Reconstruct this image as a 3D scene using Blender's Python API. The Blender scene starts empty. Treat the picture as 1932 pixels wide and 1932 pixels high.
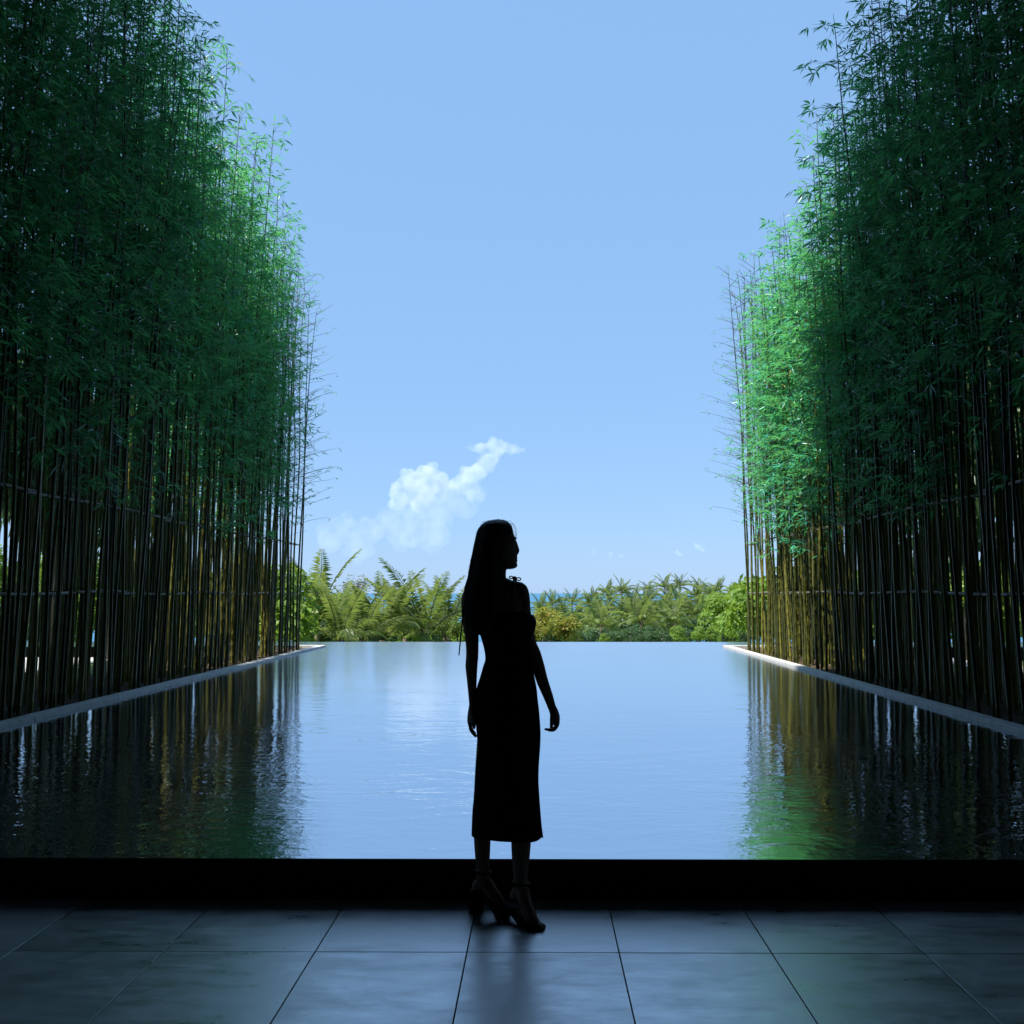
import bpy, bmesh, math, random
import numpy as np
from mathutils import Vector, Matrix

R = math.radians
random.seed(7)
rng = np.random.default_rng(7)
scene = bpy.context.scene
COL = scene.collection

# ------------------------------------------------------------------ camera
F = 1850.0                      # focal length for a picture 1932 px wide
PITCH = math.atan(153.0 / F)
YAW = 0.008
CAMZ = 1.40
cam_d = bpy.data.cameras.new('camera')
cam = bpy.data.objects.new('camera', cam_d)
COL.objects.link(cam)
cam.location = (0, 0, CAMZ)
cam.rotation_euler = (math.pi / 2 + PITCH, 0, YAW)
cam_d.sensor_width = 36.0
cam_d.lens = 36.0 * F / 1932.0
cam_d.shift_x = -34.0 / 1932.0
cam_d.clip_start = 0.05
cam_d.clip_end = 90000.0
scene.camera = cam

# ------------------------------------------------------------------ sun and sky
SUN = Vector((-0.42, -0.24, 0.87)).normalized()      # towards the sun
world = bpy.data.worlds.new('World')
scene.world = world
world.use_nodes = True
wn, wl = world.node_tree.nodes, world.node_tree.links
bg = wn['Background']
sky = wn.new('ShaderNodeTexSky')
sky.sky_type = 'NISHITA'
sky.sun_disc = False
sky.sun_elevation = math.asin(SUN.z)
sky.sun_rotation = math.atan2(SUN.x, SUN.y)
sky.altitude = 0
sky.air_density = 1.0
sky.dust_density = 0.25
sky.ozone_density = 2.2
air = wn.new('ShaderNodeMix'); air.data_type = 'RGBA'          # even milky blue of humid sea air over the clear-sky model
air.inputs['Factor'].default_value = 0.83
air.inputs['B'].default_value = (1.40, 2.58, 4.48, 1)
wl.new(sky.outputs['Color'], air.inputs['A'])
wl.new(air.outputs['Result'], bg.inputs['Color'])
bg.inputs['Strength'].default_value = 0.131

sun_d = bpy.data.lights.new('sun', 'SUN')
sun_d.energy = 5.0
sun_d.angle = R(0.53)
sun_d.color = (1.0, 0.95, 0.86)
sun_o = bpy.data.objects.new('sun', sun_d)
COL.objects.link(sun_o)
sun_o.location = (-30, -17, 62)
sun_o.rotation_euler = SUN.to_track_quat('Z', 'Y').to_euler()

scene.view_settings.view_transform = 'Standard'
scene.view_settings.look = 'None'
scene.view_settings.exposure = 0.68
scene.view_settings.gamma = 1.0
scene.view_settings.use_curve_mapping = False
scene.render.engine = 'CYCLES'
cy = scene.cycles
cy.use_denoising = True
cy.use_adaptive_sampling = True
cy.adaptive_threshold = 0.025
cy.max_bounces = 7
cy.diffuse_bounces = 3
cy.glossy_bounces = 4
cy.transmission_bounces = 4
cy.transparent_max_bounces = 8
cy.volume_bounces = 2
cy.caustics_reflective = False
cy.caustics_refractive = False
cy.sample_clamp_indirect = 4.0


def at(px, py, Y):
    """point of the depth plane y = Y under a pixel of the 1932 px picture (used to take measures off the photograph)"""
    dx, dy = (px - 1000.0) / F, (966.0 - py) / F
    cp, sp, ce, se = math.cos(PITCH), math.sin(PITCH), math.cos(YAW), math.sin(YAW)
    fw = Vector((-se * cp, ce * cp, sp)); rt = Vector((ce, se, 0)); up = rt.cross(fw)
    d = fw + rt * dx + up * dy
    return Vector((0, 0, CAMZ)) + d * (Y / d.y)


# ------------------------------------------------------------------ materials
def nodes_of(name):
    m = bpy.data.materials.new(name); m.use_nodes = True
    return m, m.node_tree.nodes, m.node_tree.links


def noise_mat(name, c1, c2, scale=6.0, rough=0.6, bump=0.0, bump_scale=None, detail=5.0, spec=0.5, rough2=None, stretch=None):
    m, n, l = nodes_of(name)
    b = n['Principled BSDF']
    tc = n.new('ShaderNodeTexCoord'); mp = n.new('ShaderNodeMapping')
    l.new(tc.outputs['Object'], mp.inputs['Vector'])
    if stretch: mp.inputs['Scale'].default_value = stretch
    nz = n.new('ShaderNodeTexNoise'); nz.inputs['Scale'].default_value = scale; nz.inputs['Detail'].default_value = detail
    l.new(mp.outputs['Vector'], nz.inputs['Vector'])
    rp = n.new('ShaderNodeValToRGB')
    rp.color_ramp.elements[0].position = 0.32; rp.color_ramp.elements[1].position = 0.68
    rp.color_ramp.elements[0].color = (*c1, 1); rp.color_ramp.elements[1].color = (*c2, 1)
    l.new(nz.outputs['Fac'], rp.inputs['Fac']); l.new(rp.outputs['Color'], b.inputs['Base Color'])
    b.inputs['Roughness'].default_value = rough
    b.inputs['Specular IOR Level'].default_value = spec
    if rough2 is not None:
        mr = n.new('ShaderNodeMapRange'); mr.inputs['From Min'].default_value = 0.3; mr.inputs['From Max'].default_value = 0.7
        mr.inputs['To Min'].default_value = rough; mr.inputs['To Max'].default_value = rough2
        l.new(nz.outputs['Fac'], mr.inputs['Value']); l.new(mr.outputs['Result'], b.inputs['Roughness'])
    if bump:
        n2 = n.new('ShaderNodeTexNoise'); n2.inputs['Scale'].default_value = bump_scale or scale * 4; n2.inputs['Detail'].default_value = 6
        l.new(mp.outputs['Vector'], n2.inputs['Vector'])
        bp = n.new('ShaderNodeBump'); bp.inputs['Strength'].default_value = bump; bp.inputs['Distance'].default_value = 0.02
        l.new(n2.outputs['Fac'], bp.inputs['Height']); l.new(bp.outputs['Normal'], b.inputs['Normal'])
    return m


def leaf_mat(name, c1, c2, trans, rough=0.45, trans_mix=0.35, obj_var=0.25, third=None, spec=0.35):
    m, n, l = nodes_of(name)
    b = n['Principled BSDF']; out = n['Material Output']
    geo = n.new('ShaderNodeNewGeometry'); oi = n.new('ShaderNodeObjectInfo')
    rp = n.new('ShaderNodeValToRGB')
    rp.color_ramp.elements[0].color = (*c1, 1); rp.color_ramp.elements[1].color = (*c2, 1)
    if third:
        e = rp.color_ramp.elements.new(0.94); e.color = (*c2, 1)
        rp.color_ramp.elements[2].color = (*third, 1); rp.color_ramp.elements[2].position = 0.97
    l.new(geo.outputs['Random Per Island'], rp.inputs['Fac'])
    hs = n.new('ShaderNodeHueSaturation')
    mr = n.new('ShaderNodeMapRange'); mr.inputs['To Min'].default_value = 1 - obj_var; mr.inputs['To Max'].default_value = 1 + obj_var
    l.new(oi.outputs['Random'], mr.inputs['Value']); l.new(mr.outputs['Result'], hs.inputs['Value'])
    l.new(rp.outputs['Color'], hs.inputs['Color']); l.new(hs.outputs['Color'], b.inputs['Base Color'])
    b.inputs['Roughness'].default_value = rough; b.inputs['Specular IOR Level'].default_value = spec
    tr = n.new('ShaderNodeBsdfTranslucent'); tr.inputs['Color'].default_value = (*trans, 1)
    mx = n.new('ShaderNodeMixShader'); mx.inputs['Fac'].default_value = trans_mix
    l.new(b.outputs['BSDF'], mx.inputs[1]); l.new(tr.outputs['BSDF'], mx.inputs[2])
    l.new(mx.outputs['Shader'], out.inputs['Surface'])
    return m


def culm_mat():
    m, n, l = nodes_of('bamboo culm')
    b = n['Principled BSDF']
    oi = n.new('ShaderNodeObjectInfo'); tc = n.new('ShaderNodeTexCoord'); mp = n.new('ShaderNodeMapping')
    mp.inputs['Scale'].default_value = (14, 14, 0.8)
    l.new(tc.outputs['Object'], mp.inputs['Vector'])
    nz = n.new('ShaderNodeTexNoise'); nz.inputs['Scale'].default_value = 3.0; nz.inputs['Detail'].default_value = 4
    l.new(mp.outputs['Vector'], nz.inputs['Vector'])
    rp = n.new('ShaderNodeValToRGB')
    e = rp.color_ramp.elements
    e[0].position = 0.0; e[0].color = (0.011, 0.018, 0.007, 1)
    e[1].position = 1.0; e[1].color = (0.31, 0.28, 0.042, 1)
    k = e.new(0.55); k.color = (0.066, 0.074, 0.013, 1)
    ad = n.new('ShaderNodeMath'); ad.operation = 'MULTIPLY_ADD'
    ad.inputs[1].default_value = 0.5
    l.new(nz.outputs['Fac'], ad.inputs[0])
    m2 = n.new('ShaderNodeMath'); m2.operation = 'MULTIPLY'; m2.inputs[1].default_value = 0.55
    l.new(oi.outputs['Random'], m2.inputs[0]); l.new(m2.outputs[0], ad.inputs[2])
    l.new(ad.outputs[0], rp.inputs['Fac']); l.new(rp.outputs['Color'], b.inputs['Base Color'])
    b.inputs['Roughness'].default_value = 0.36
    b.inputs['Specular IOR Level'].default_value = 0.45
    return m


def plain(name, c, rough=0.5, spec=0.5, metal=0.0):
    return noise_mat(name, tuple(x * 0.82 for x in c), tuple(min(1, x * 1.15) for x in c), 9.0, rough, spec=spec)


M = {}
M['culm'] = culm_mat()
M['bamboo_leaf'] = leaf_mat('bamboo leaf', (0.012, 0.17, 0.132), (0.058, 0.56, 0.40), (0.19, 0.66, 0.18), 0.33, 0.42, 0.36, spec=0.8, third=(0.40, 0.36, 0.09))
M['twig'] = plain('bamboo twig', (0.06, 0.06, 0.03), 0.6)
M['rail'] = noise_mat('rail bamboo', (0.12, 0.12, 0.075), (0.30, 0.29, 0.19), 5.0, 0.38, stretch=(1, 6, 6))
M['lash'] = plain('lashing cord', (0.20, 0.18, 0.13), 0.8)
M['palm_leaf'] = leaf_mat('palm leaflet', (0.060, 0.155, 0.050), (0.27, 0.34, 0.14), (0.36, 0.47, 0.10), 0.28, 0.33, 0.42)
M['palm_trunk'] = noise_mat('palm trunk', (0.12, 0.10, 0.075), (0.24, 0.20, 0.16), 5.0, 0.85, 0.4, stretch=(1, 1, 5))
M['bark'] = noise_mat('bark', (0.06, 0.05, 0.04), (0.16, 0.13, 0.10), 6.0, 0.9, 0.5, stretch=(1, 1, 0.3))
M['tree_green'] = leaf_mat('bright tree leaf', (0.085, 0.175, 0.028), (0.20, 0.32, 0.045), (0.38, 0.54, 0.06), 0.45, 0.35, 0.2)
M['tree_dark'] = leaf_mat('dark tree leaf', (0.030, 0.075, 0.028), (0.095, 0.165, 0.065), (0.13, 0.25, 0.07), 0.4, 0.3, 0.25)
M['tree_yellow'] = leaf_mat('yellow tinged shrub leaf', (0.12, 0.19, 0.03), (0.32, 0.30, 0.05), (0.42, 0.44, 0.05), 0.45, 0.38, 0.1, third=(0.55, 0.27, 0.08))
M['tree_pink'] = leaf_mat('flowering shrub leaf', (0.06, 0.12, 0.02), (0.12, 0.19, 0.03), (0.22, 0.34, 0.03), 0.45, 0.35, 0.1, third=(0.50, 0.18, 0.16))
M['plumeria'] = leaf_mat('sparse grey green leaf', (0.09, 0.12, 0.07), (0.22, 0.22, 0.17), (0.22, 0.26, 0.12), 0.5, 0.3, 0.1, third=(0.5, 0.42, 0.38))
M['lawn'] = noise_mat('lawn', (0.075, 0.125, 0.02), (0.13, 0.17, 0.035), 0.35, 0.9, 0.5, 30)
M['granite'] = noise_mat('black granite', (0.006, 0.007, 0.008), (0.014, 0.015, 0.017), 40, 0.45, spec=0.25)
M['coping'] = noise_mat('grey coping stone', (0.52, 0.53, 0.53), (0.70, 0.70, 0.68), 9, 0.55, 0.25, 60)
M['soil'] = noise_mat('planting soil', (0.05, 0.035, 0.022), (0.11, 0.075, 0.045), 9, 0.95, 0.6, 40)
M['grout'] = plain('dark grout', (0.012, 0.012, 0.013), 0.85, 0.2)
M['interior'] = noise_mat('dark stained timber', (0.010, 0.008, 0.007), (0.022, 0.018, 0.015), 3, 0.7, stretch=(1, 8, 1))
M['plaster'] = noise_mat('dark plaster', (0.020, 0.019, 0.018), (0.030, 0.029, 0.027), 4, 0.85)
M['beige'] = noise_mat('beige render', (0.50, 0.45, 0.37), (0.60, 0.55, 0.46), 4, 0.85)
M['white_render'] = noise_mat('grey hotel render', (0.16, 0.16, 0.155), (0.22, 0.22, 0.21), 2, 0.85)
M['paving'] = noise_mat('pale paving', (0.42, 0.41, 0.39), (0.55, 0.54, 0.51), 3, 0.8)
M['skin'] = noise_mat('skin', (0.30, 0.17, 0.115), (0.36, 0.21, 0.15), 8, 0.5, spec=0.35)
M['hair'] = noise_mat('black hair', (0.006, 0.005, 0.005), (0.014, 0.011, 0.009), 30, 0.42, 0.3, 200, stretch=(6, 6, 0.4), spec=0.3)
M['dress'] = noise_mat('black dress cloth', (0.007, 0.007, 0.009), (0.012, 0.012, 0.015), 25, 0.85, 0.15, 300, spec=0.15)
M['shoe'] = noise_mat('black shoe leather', (0.006, 0.006, 0.006), (0.010, 0.009, 0.009), 30, 0.75, spec=0.12)


def floor_tile_mat():
    m, n, l = nodes_of('slate floor tile')
    b = n['Principled BSDF']
    geo = n.new('ShaderNodeNewGeometry')
    oi = n.new('ShaderNodeObjectInfo')
    nz = n.new('ShaderNodeTexNoise'); nz.inputs['Scale'].default_value = 3.2; nz.inputs['Detail'].default_value = 8; nz.inputs['Roughness'].default_value = 0.65
    nf = n.new('ShaderNodeTexNoise'); nf.inputs['Scale'].default_value = 60; nf.inputs['Detail'].default_value = 5
    mp = n.new('ShaderNodeMapping'); mp.inputs['Scale'].default_value = (1.0, 2.6, 1.0)
    ofs = n.new('ShaderNodeVectorMath'); ofs.operation = 'MULTIPLY_ADD'
    cmb = n.new('ShaderNodeCombineXYZ'); l.new(oi.outputs['Random'], cmb.inputs[2])
    ofs.inputs[1].default_value = (9, 9, 9)
    l.new(cmb.outputs[0], ofs.inputs[0]); l.new(geo.outputs['Position'], ofs.inputs[2])
    l.new(ofs.outputs[0], mp.inputs['Vector'])
    l.new(mp.outputs['Vector'], nz.inputs['Vector']); l.new(mp.outputs['Vector'], nf.inputs['Vector'])
    rp = n.new('ShaderNodeValToRGB')
    rp.color_ramp.elements[0].position = 0.3; rp.color_ramp.elements[1].position = 0.75
    rp.color_ramp.elements[0].color = (0.24, 0.245, 0.24, 1); rp.color_ramp.elements[1].color = (0.44, 0.44, 0.43, 1)
    l.new(nz.outputs['Fac'], rp.inputs['Fac'])
    hv = n.new('ShaderNodeHueSaturation')
    hm = n.new('ShaderNodeMapRange'); hm.inputs['To Min'].default_value = 0.72; hm.inputs['To Max'].default_value = 1.15
    l.new(oi.outputs['Random'], hm.inputs['Value']); l.new(hm.outputs['Result'], hv.inputs['Value'])
    l.new(rp.outputs['Color'], hv.inputs['Color']); l.new(hv.outputs['Color'], b.inputs['Base Color'])
    ns = n.new('ShaderNodeTexNoise'); ns.inputs['Scale'].default_value = 9.0; ns.inputs['Detail'].default_value = 9; ns.inputs['Roughness'].default_value = 0.75
    l.new(mp.outputs['Vector'], ns.inputs['Vector'])
    mxn = n.new('ShaderNodeMath'); mxn.operation = 'MULTIPLY_ADD'; mxn.inputs[1].default_value = 0.55
    hn = n.new('ShaderNodeMath'); hn.operation = 'MULTIPLY'; hn.inputs[1].default_value = 0.45
    l.new(ns.outputs['Fac'], hn.inputs[0]); l.new(nz.outputs['Fac'], mxn.inputs[0]); l.new(hn.outputs[0], mxn.inputs[2])
    mr = n.new('ShaderNodeMapRange'); mr.inputs['From Min'].default_value = 0.36; mr.inputs['From Max'].default_value = 0.64
    mr.inputs['To Min'].default_value = 0.24; mr.inputs['To Max'].default_value = 0.44
    l.new(mxn.outputs[0], mr.inputs['Value'])
    ra = n.new('ShaderNodeMath'); ra.operation = 'MULTIPLY_ADD'; ra.inputs[1].default_value = 0.05
    l.new(oi.outputs['Random'], ra.inputs[0]); l.new(mr.outputs['Result'], ra.inputs[2]); l.new(ra.outputs[0], b.inputs['Roughness'])
    b.inputs['IOR'].default_value = 7.5
    b.inputs['Specular IOR Level'].default_value = 0.5
    bp = n.new('ShaderNodeBump'); bp.inputs['Strength'].default_value = 0.10; bp.inputs['Distance'].default_value = 0.004
    l.new(nf.outputs['Fac'], bp.inputs['Height']); l.new(bp.outputs['Normal'], b.inputs['Normal'])
    return m


M['tile'] = floor_tile_mat()


def water_mat():
    m, n, l = nodes_of('pool water')
    n.remove(n['Principled BSDF'])
    out = n['Material Output']
    geo = n.new('ShaderNodeNewGeometry')

    def layer(sx, sy, scale, det, dist):
        mp = n.new('ShaderNodeMapping'); mp.inputs['Scale'].default_value = (sx, sy, 1)
        l.new(geo.outputs['Position'], mp.inputs['Vector'])
        t = n.new('ShaderNodeTexNoise'); t.inputs['Scale'].default_value = scale; t.inputs['Detail'].default_value = det
        t.inputs['Distortion'].default_value = dist
        l.new(mp.outputs['Vector'], t.inputs['Vector'])
        return t.outputs['Fac']
    a = layer(0.45, 1.0, 6.0, 2.0, 0.6)
    c = layer(1.0, 1.0, 21.0, 2.0, 0.3)
    d = layer(0.6, 1.0, 1.1, 1.0, 0.0)
    s1 = n.new('ShaderNodeMath'); s1.operation = 'MULTIPLY'; s1.inputs[1].default_value = 0.0058
    s2 = n.new('ShaderNodeMath'); s2.operation = 'MULTIPLY_ADD'; s2.inputs[1].default_value = 0.0018
    l.new(a, s1.inputs[0]); l.new(c, s2.inputs[0]); l.new(s1.outputs[0], s2.inputs[2])
    # ripples run in patches and calm down away from the overflow edge
    sp = n.new('ShaderNodeSeparateXYZ'); l.new(geo.outputs['Position'], sp.inputs[0])
    mr = n.new('ShaderNodeMapRange'); mr.inputs['From Min'].default_value = 5.0; mr.inputs['From Max'].default_value = 15.0
    mr.inputs['To Min'].default_value = 1.0; mr.inputs['To Max'].default_value = 0.35; mr.interpolation_type = 'SMOOTHSTEP'
    l.new(sp.outputs['Y'], mr.inputs['Value'])
    pt = n.new('ShaderNodeMapRange'); pt.inputs['From Min'].default_value = 0.3; pt.inputs['From Max'].default_value = 0.7
    pt.inputs['To Min'].default_value = 0.45; pt.inputs['To Max'].default_value = 1.2
    l.new(d, pt.inputs['Value'])
    mm = n.new('ShaderNodeMath'); mm.operation = 'MULTIPLY'; l.new(mr.outputs['Result'], mm.inputs[0]); l.new(pt.outputs['Result'], mm.inputs[1])
    hh = n.new('ShaderNodeMath'); hh.operation = 'MULTIPLY'; l.new(s2.outputs[0], hh.inputs[0]); l.new(mm.outputs[0], hh.inputs[1])
    bp = n.new('ShaderNodeBump'); bp.inputs['Strength'].default_value = 1.0; bp.inputs['Distance'].default_value = 1.0
    l.new(hh.outputs[0], bp.inputs['Height'])
    gl = n.new('ShaderNodeBsdfGlossy'); gl.inputs['Roughness'].default_value = 0.015
    gl.inputs['Color'].default_value = (0.93, 0.96, 1.0, 1)
    rg = n.new('ShaderNodeMapRange'); rg.inputs['From Min'].default_value = 6.0; rg.inputs['From Max'].default_value = 19.0
    rg.inputs['To Min'].default_value = 0.02; rg.inputs['To Max'].default_value = 0.17
    l.new(sp.outputs['Y'], rg.inputs['Value']); l.new(rg.outputs['Result'], gl.inputs['Roughness'])     # breeze ruffles the open far end
    l.new(bp.outputs['Normal'], gl.inputs['Normal'])
    df = n.new('ShaderNodeBsdfDiffuse'); df.inputs['Color'].default_value = (0.004, 0.010, 0.012, 1)
    fr = n.new('ShaderNodeFresnel'); fr.inputs['IOR'].default_value = 1.33
    fm = n.new('ShaderNodeMapRange'); fm.inputs['To Min'].default_value = 0.74; fm.inputs['To Max'].default_value = 1.0
    l.new(fr.outputs['Fac'], fm.inputs['Value'])
    mx = n.new('ShaderNodeMixShader')
    l.new(fm.outputs['Result'], mx.inputs['Fac']); l.new(df.outputs['BSDF'], mx.inputs[1]); l.new(gl.outputs['BSDF'], mx.inputs[2])
    l.new(mx.outputs['Shader'], out.inputs['Surface'])
    return m


M['water'] = water_mat()


def sea_mat():
    m, n, l = nodes_of('sea water')
    b = n['Principled BSDF']
    b.inputs['Base Color'].default_value = (0.045, 0.16, 0.27, 1)
    b.inputs['Roughness'].default_value = 0.55
    b.inputs['Specular IOR Level'].default_value = 0.35
    tc = n.new('ShaderNodeNewGeometry'); nz = n.new('ShaderNodeTexNoise'); nz.inputs['Scale'].default_value = 0.02; nz.inputs['Detail'].default_value = 4
    l.new(tc.outputs['Position'], nz.inputs['Vector'])
    bp = n.new('ShaderNodeBump'); bp.inputs['Strength'].default_value = 0.4; bp.inputs['Distance'].default_value = 2
    l.new(nz.outputs['Fac'], bp.inputs['Height']); l.new(bp.outputs['Normal'], b.inputs['Normal'])
    return m


M['sea'] = sea_mat()

# ------------------------------------------------------------------ helpers


def link(o, parent=None):
    COL.objects.link(o)
    if parent is not None: o.parent = parent
    return o


def tag(o, label=None, cat=None, group=None, kind=None):
    if label: o['label'] = label
    if cat: o['category'] = cat
    if group: o['group'] = group
    if kind: o['kind'] = kind
    return o


def empty(name, loc=(0, 0, 0), rz=0.0):
    o = bpy.data.objects.new(name, None); o.location = loc; o.rotation_euler = (0, 0, rz); o.empty_display_size = 0.2
    return link(o)


def np_mesh(name, V, T, mats, mi=None, smooth=False):
    """mesh from a vertex array and a triangle array"""
    V = np.asarray(V, np.float32); T = np.asarray(T, np.int32)
    me = bpy.data.meshes.new(name)
    me.vertices.add(len(V)); me.vertices.foreach_set('co', V.ravel())
    me.loops.add(T.size); me.loops.foreach_set('vertex_index', T.ravel())
    k = T.shape[1]
    me.polygons.add(len(T)); me.polygons.foreach_set('loop_start', np.arange(0, T.size, k, dtype=np.int32))
    me.polygons.foreach_set('loop_total', np.full(len(T), k, np.int32))
    if mi is not None: me.polygons.foreach_set('material_index', np.asarray(mi, np.int32))
    if smooth: me.polygons.foreach_set('use_smooth', np.ones(len(T), bool))
    for m in mats: me.materials.append(m)
    me.update(calc_edges=True); me.validate()
    return me


def obj(name, me, parent=None, loc=None):
    o = bpy.data.objects.new(name, me)
    if loc is not None: o.location = loc
    return link(o, parent)


def bm_obj(name, bm, mat, parent=None, loc=None, smooth=False):
    me = bpy.data.meshes.new(name); bm.to_mesh(me); bm.free(); me.materials.append(mat)
    if smooth:
        for p in me.polygons: p.use_smooth = True
    return obj(name, me, parent, loc)


def box_bm(x0, x1, y0, y1, z0, z1, bev=0.0):
    bm = bmesh.new()
    bmesh.ops.create_cube(bm, size=1)
    bmesh.ops.scale(bm, vec=(x1 - x0, y1 - y0, z1 - z0), verts=bm.verts)
    bmesh.ops.translate(bm, vec=((x0 + x1) / 2, (y0 + y1) / 2, (z0 + z1) / 2), verts=bm.verts)
    if bev: bmesh.ops.bevel(bm, geom=list(bm.edges), offset=bev, segments=1, affect='EDGES')
    return bm


def box(name, b, mat, parent=None, bev=0.0):
    return bm_obj(name, box_bm(*b, bev=bev), mat, parent)


def tube(path, radii, n=8, cap=True):
    """triangulated tube along a path: vertices, quads as triangles"""
    path = np.asarray(path, float); radii = np.asarray(radii, float)
    t = np.gradient(path, axis=0); t /= np.linalg.norm(t, axis=1)[:, None] + 1e-9
    ref = np.array([0.0, 0.0, 1.0]) if abs(t[0][2]) < 0.9 else np.array([1.0, 0.0, 0.0])
    s = np.empty_like(t)
    v = np.cross(t[0], ref)
    for i in range(len(t)):                     # carry the frame along the path without twisting
        v = v - t[i] * np.dot(v, t[i]); v = v / (np.linalg.norm(v) + 1e-9); s[i] = v
    u = np.cross(s, t)
    a = np.linspace(0, 2 * np.pi, n, endpoint=False)
    V = (path[:, None, :] + radii[:, None, None] * (np.cos(a)[None, :, None] * s[:, None, :] + np.sin(a)[None, :, None] * u[:, None, :])).reshape(-1, 3)
    T = []
    m = len(path)
    for i in range(m - 1):
        for j in range(n):
            p, q = i * n + j, i * n + (j + 1) % n
            T.append((p, q, q + n)); T.append((p, q + n, p + n))
    if cap:
        V = np.vstack([V, path[0], path[-1]])
        for j in range(n):
            T.append((m * n, (j + 1) % n, j)); T.append((m * n + 1, (m - 1) * n + j, (m - 1) * n + (j + 1) % n))
    return V, np.array(T)


def join(parts):
    Vs, Ts, off = [], [], 0
    for V, T in parts:
        Vs.append(V); Ts.append(np.asarray(T) + off); off += len(V)
    return np.vstack(Vs), np.vstack(Ts)


def unit(a):
    return a / (np.linalg.norm(a, axis=-1, keepdims=True) + 1e-9)


def leaves(P, D, N, L, W, droop=0.12, fold=0.2):
    """many narrow folded leaves: base points, directions, face normals, lengths, widths"""
    n = len(P)
    D = unit(D); S = unit(np.cross(D, N)); N = unit(np.cross(S, D))
    L = L[:, None]; W = W[:, None]
    base = P
    mid = P + D * L * 0.42 + N * W * fold
    tip = P + D * L - np.array([0, 0, 1.0]) * L * droop
    V = np.stack([base, mid + S * W * 0.5, tip, mid - S * W * 0.5], 1).reshape(-1, 3)
    i = np.arange(n) * 4
    T = np.stack([np.stack([i, i + 1, i + 2], 1), np.stack([i, i + 2, i + 3], 1)], 1).reshape(-1, 3)
    return V, T


ONES = ['', 'first', 'second', 'third', 'fourth', 'fifth', 'sixth', 'seventh', 'eighth', 'ninth', 'tenth', 'eleventh', 'twelfth',
        'thirteenth', 'fourteenth', 'fifteenth', 'sixteenth', 'seventeenth', 'eighteenth', 'nineteenth']
TENS = ['', '', 'twenty', 'thirty', 'forty', 'fifty', 'sixty', 'seventy', 'eighty', 'ninety']
TENTH = ['', '', 'twentieth', 'thirtieth', 'fortieth', 'fiftieth', 'sixtieth', 'seventieth', 'eightieth', 'ninetieth']


def ordinal(k):
    if k < 20: return ONES[k]
    return TENTH[k // 10] if k % 10 == 0 else TENS[k // 10] + '-' + ONES[k % 10]


# ------------------------------------------------------------------ setting: ground, sea, pool
WZ = 0.178                    # pool water level
LEDGE_Y = 4.627
POOL_END = 24.8
BED_END = 22.55
XL, XR = -4.85, 4.21          # pool edges


def ground_h(x, y):
    ax = max(abs(x + 0.3) - 6.9, 0)
    side = -1.1 + min(ax / 0.6, 1) * 1.05                      # garden beside the screens
    t = min(max((y - 23.0) / 34.0, 0), 1); t = t * t * (3 - 2 * t)
    u = min(max((y - 60.0) / 240.0, 0), 1)
    far = -1.6 - 11.5 * t - 9.5 * u
    w = min(max((y - 21.5) / 3.0, 0), 1)
    z = side * (1 - w) + min(side, far) * w
    if y > 30: z += 0.5 * math.sin(x * 0.11 + 1) * math.cos(y * 0.09)
    return z


xs = np.unique(np.concatenate([np.linspace(-700, -60, 17), np.linspace(-60, -10, 26), np.linspace(-10, 10, 41), np.linspace(10, 60, 26), np.linspace(60, 700, 17)]))
ys = np.unique(np.concatenate([np.linspace(-60, 4, 12), np.linspace(4, 30, 40), np.linspace(30, 80, 26), np.linspace(80, 420, 30)]))
GV = np.array([(x, y, ground_h(x, y)) for y in ys for x in xs])
nx = len(xs)
GT = np.array([(j * nx + i, j * nx + i + 1, (j + 1) * nx + i + 1, (j + 1) * nx + i) for j in range(len(ys) - 1) for i in range(nx - 1)])
tag(obj('ground', np_mesh('ground', GV, GT, [M['lawn']], smooth=True)), kind='structure')
sv = np.array([(-60000, 200, -21.5), (60000, 200, -21.5), (60000, 80000, -21.5), (-60000, 80000, -21.5)])
tag(obj('sea', np_mesh('sea', sv, np.array([(0, 1, 2, 3)]), [M['sea']])), kind='structure')

wv = [(-4.97, LEDGE_Y + 0.012), (4.33, LEDGE_Y + 0.012), (4.33, BED_END), (16, BED_END), (16, POOL_END), (-16, POOL_END), (-16, BED_END), (-4.97, BED_END)]
bm = bmesh.new()
bm.faces.new([bm.verts.new((x, y, WZ)) for x, y in wv])
tag(bm_obj('pool_water', bm, M['water']), kind='structure')
# basin floor and the far overflow wall of the pool
bm = box_bm(-16.2, 16.2, POOL_END + 0.001, POOL_END + 0.16, -3.0, WZ - 0.006)
tag(bm_obj('overflow_wall', bm, M['granite']), 'dark overflow wall along the far edge of the pool', 'wall')
tag(box('pool_basin', (-6.4, 5.8, LEDGE_Y + 0.17, POOL_END, -1.0, -0.9), M['granite']), kind='structure')

# black ledge that the water brims over
tag(box('ledge', (-13, 13, LEDGE_Y, LEDGE_Y + 0.16, -0.3, 0.174), M['granite'], bev=0.004),
    'low black stone ledge between the tiled floor and the pool', 'ledge')

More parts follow.
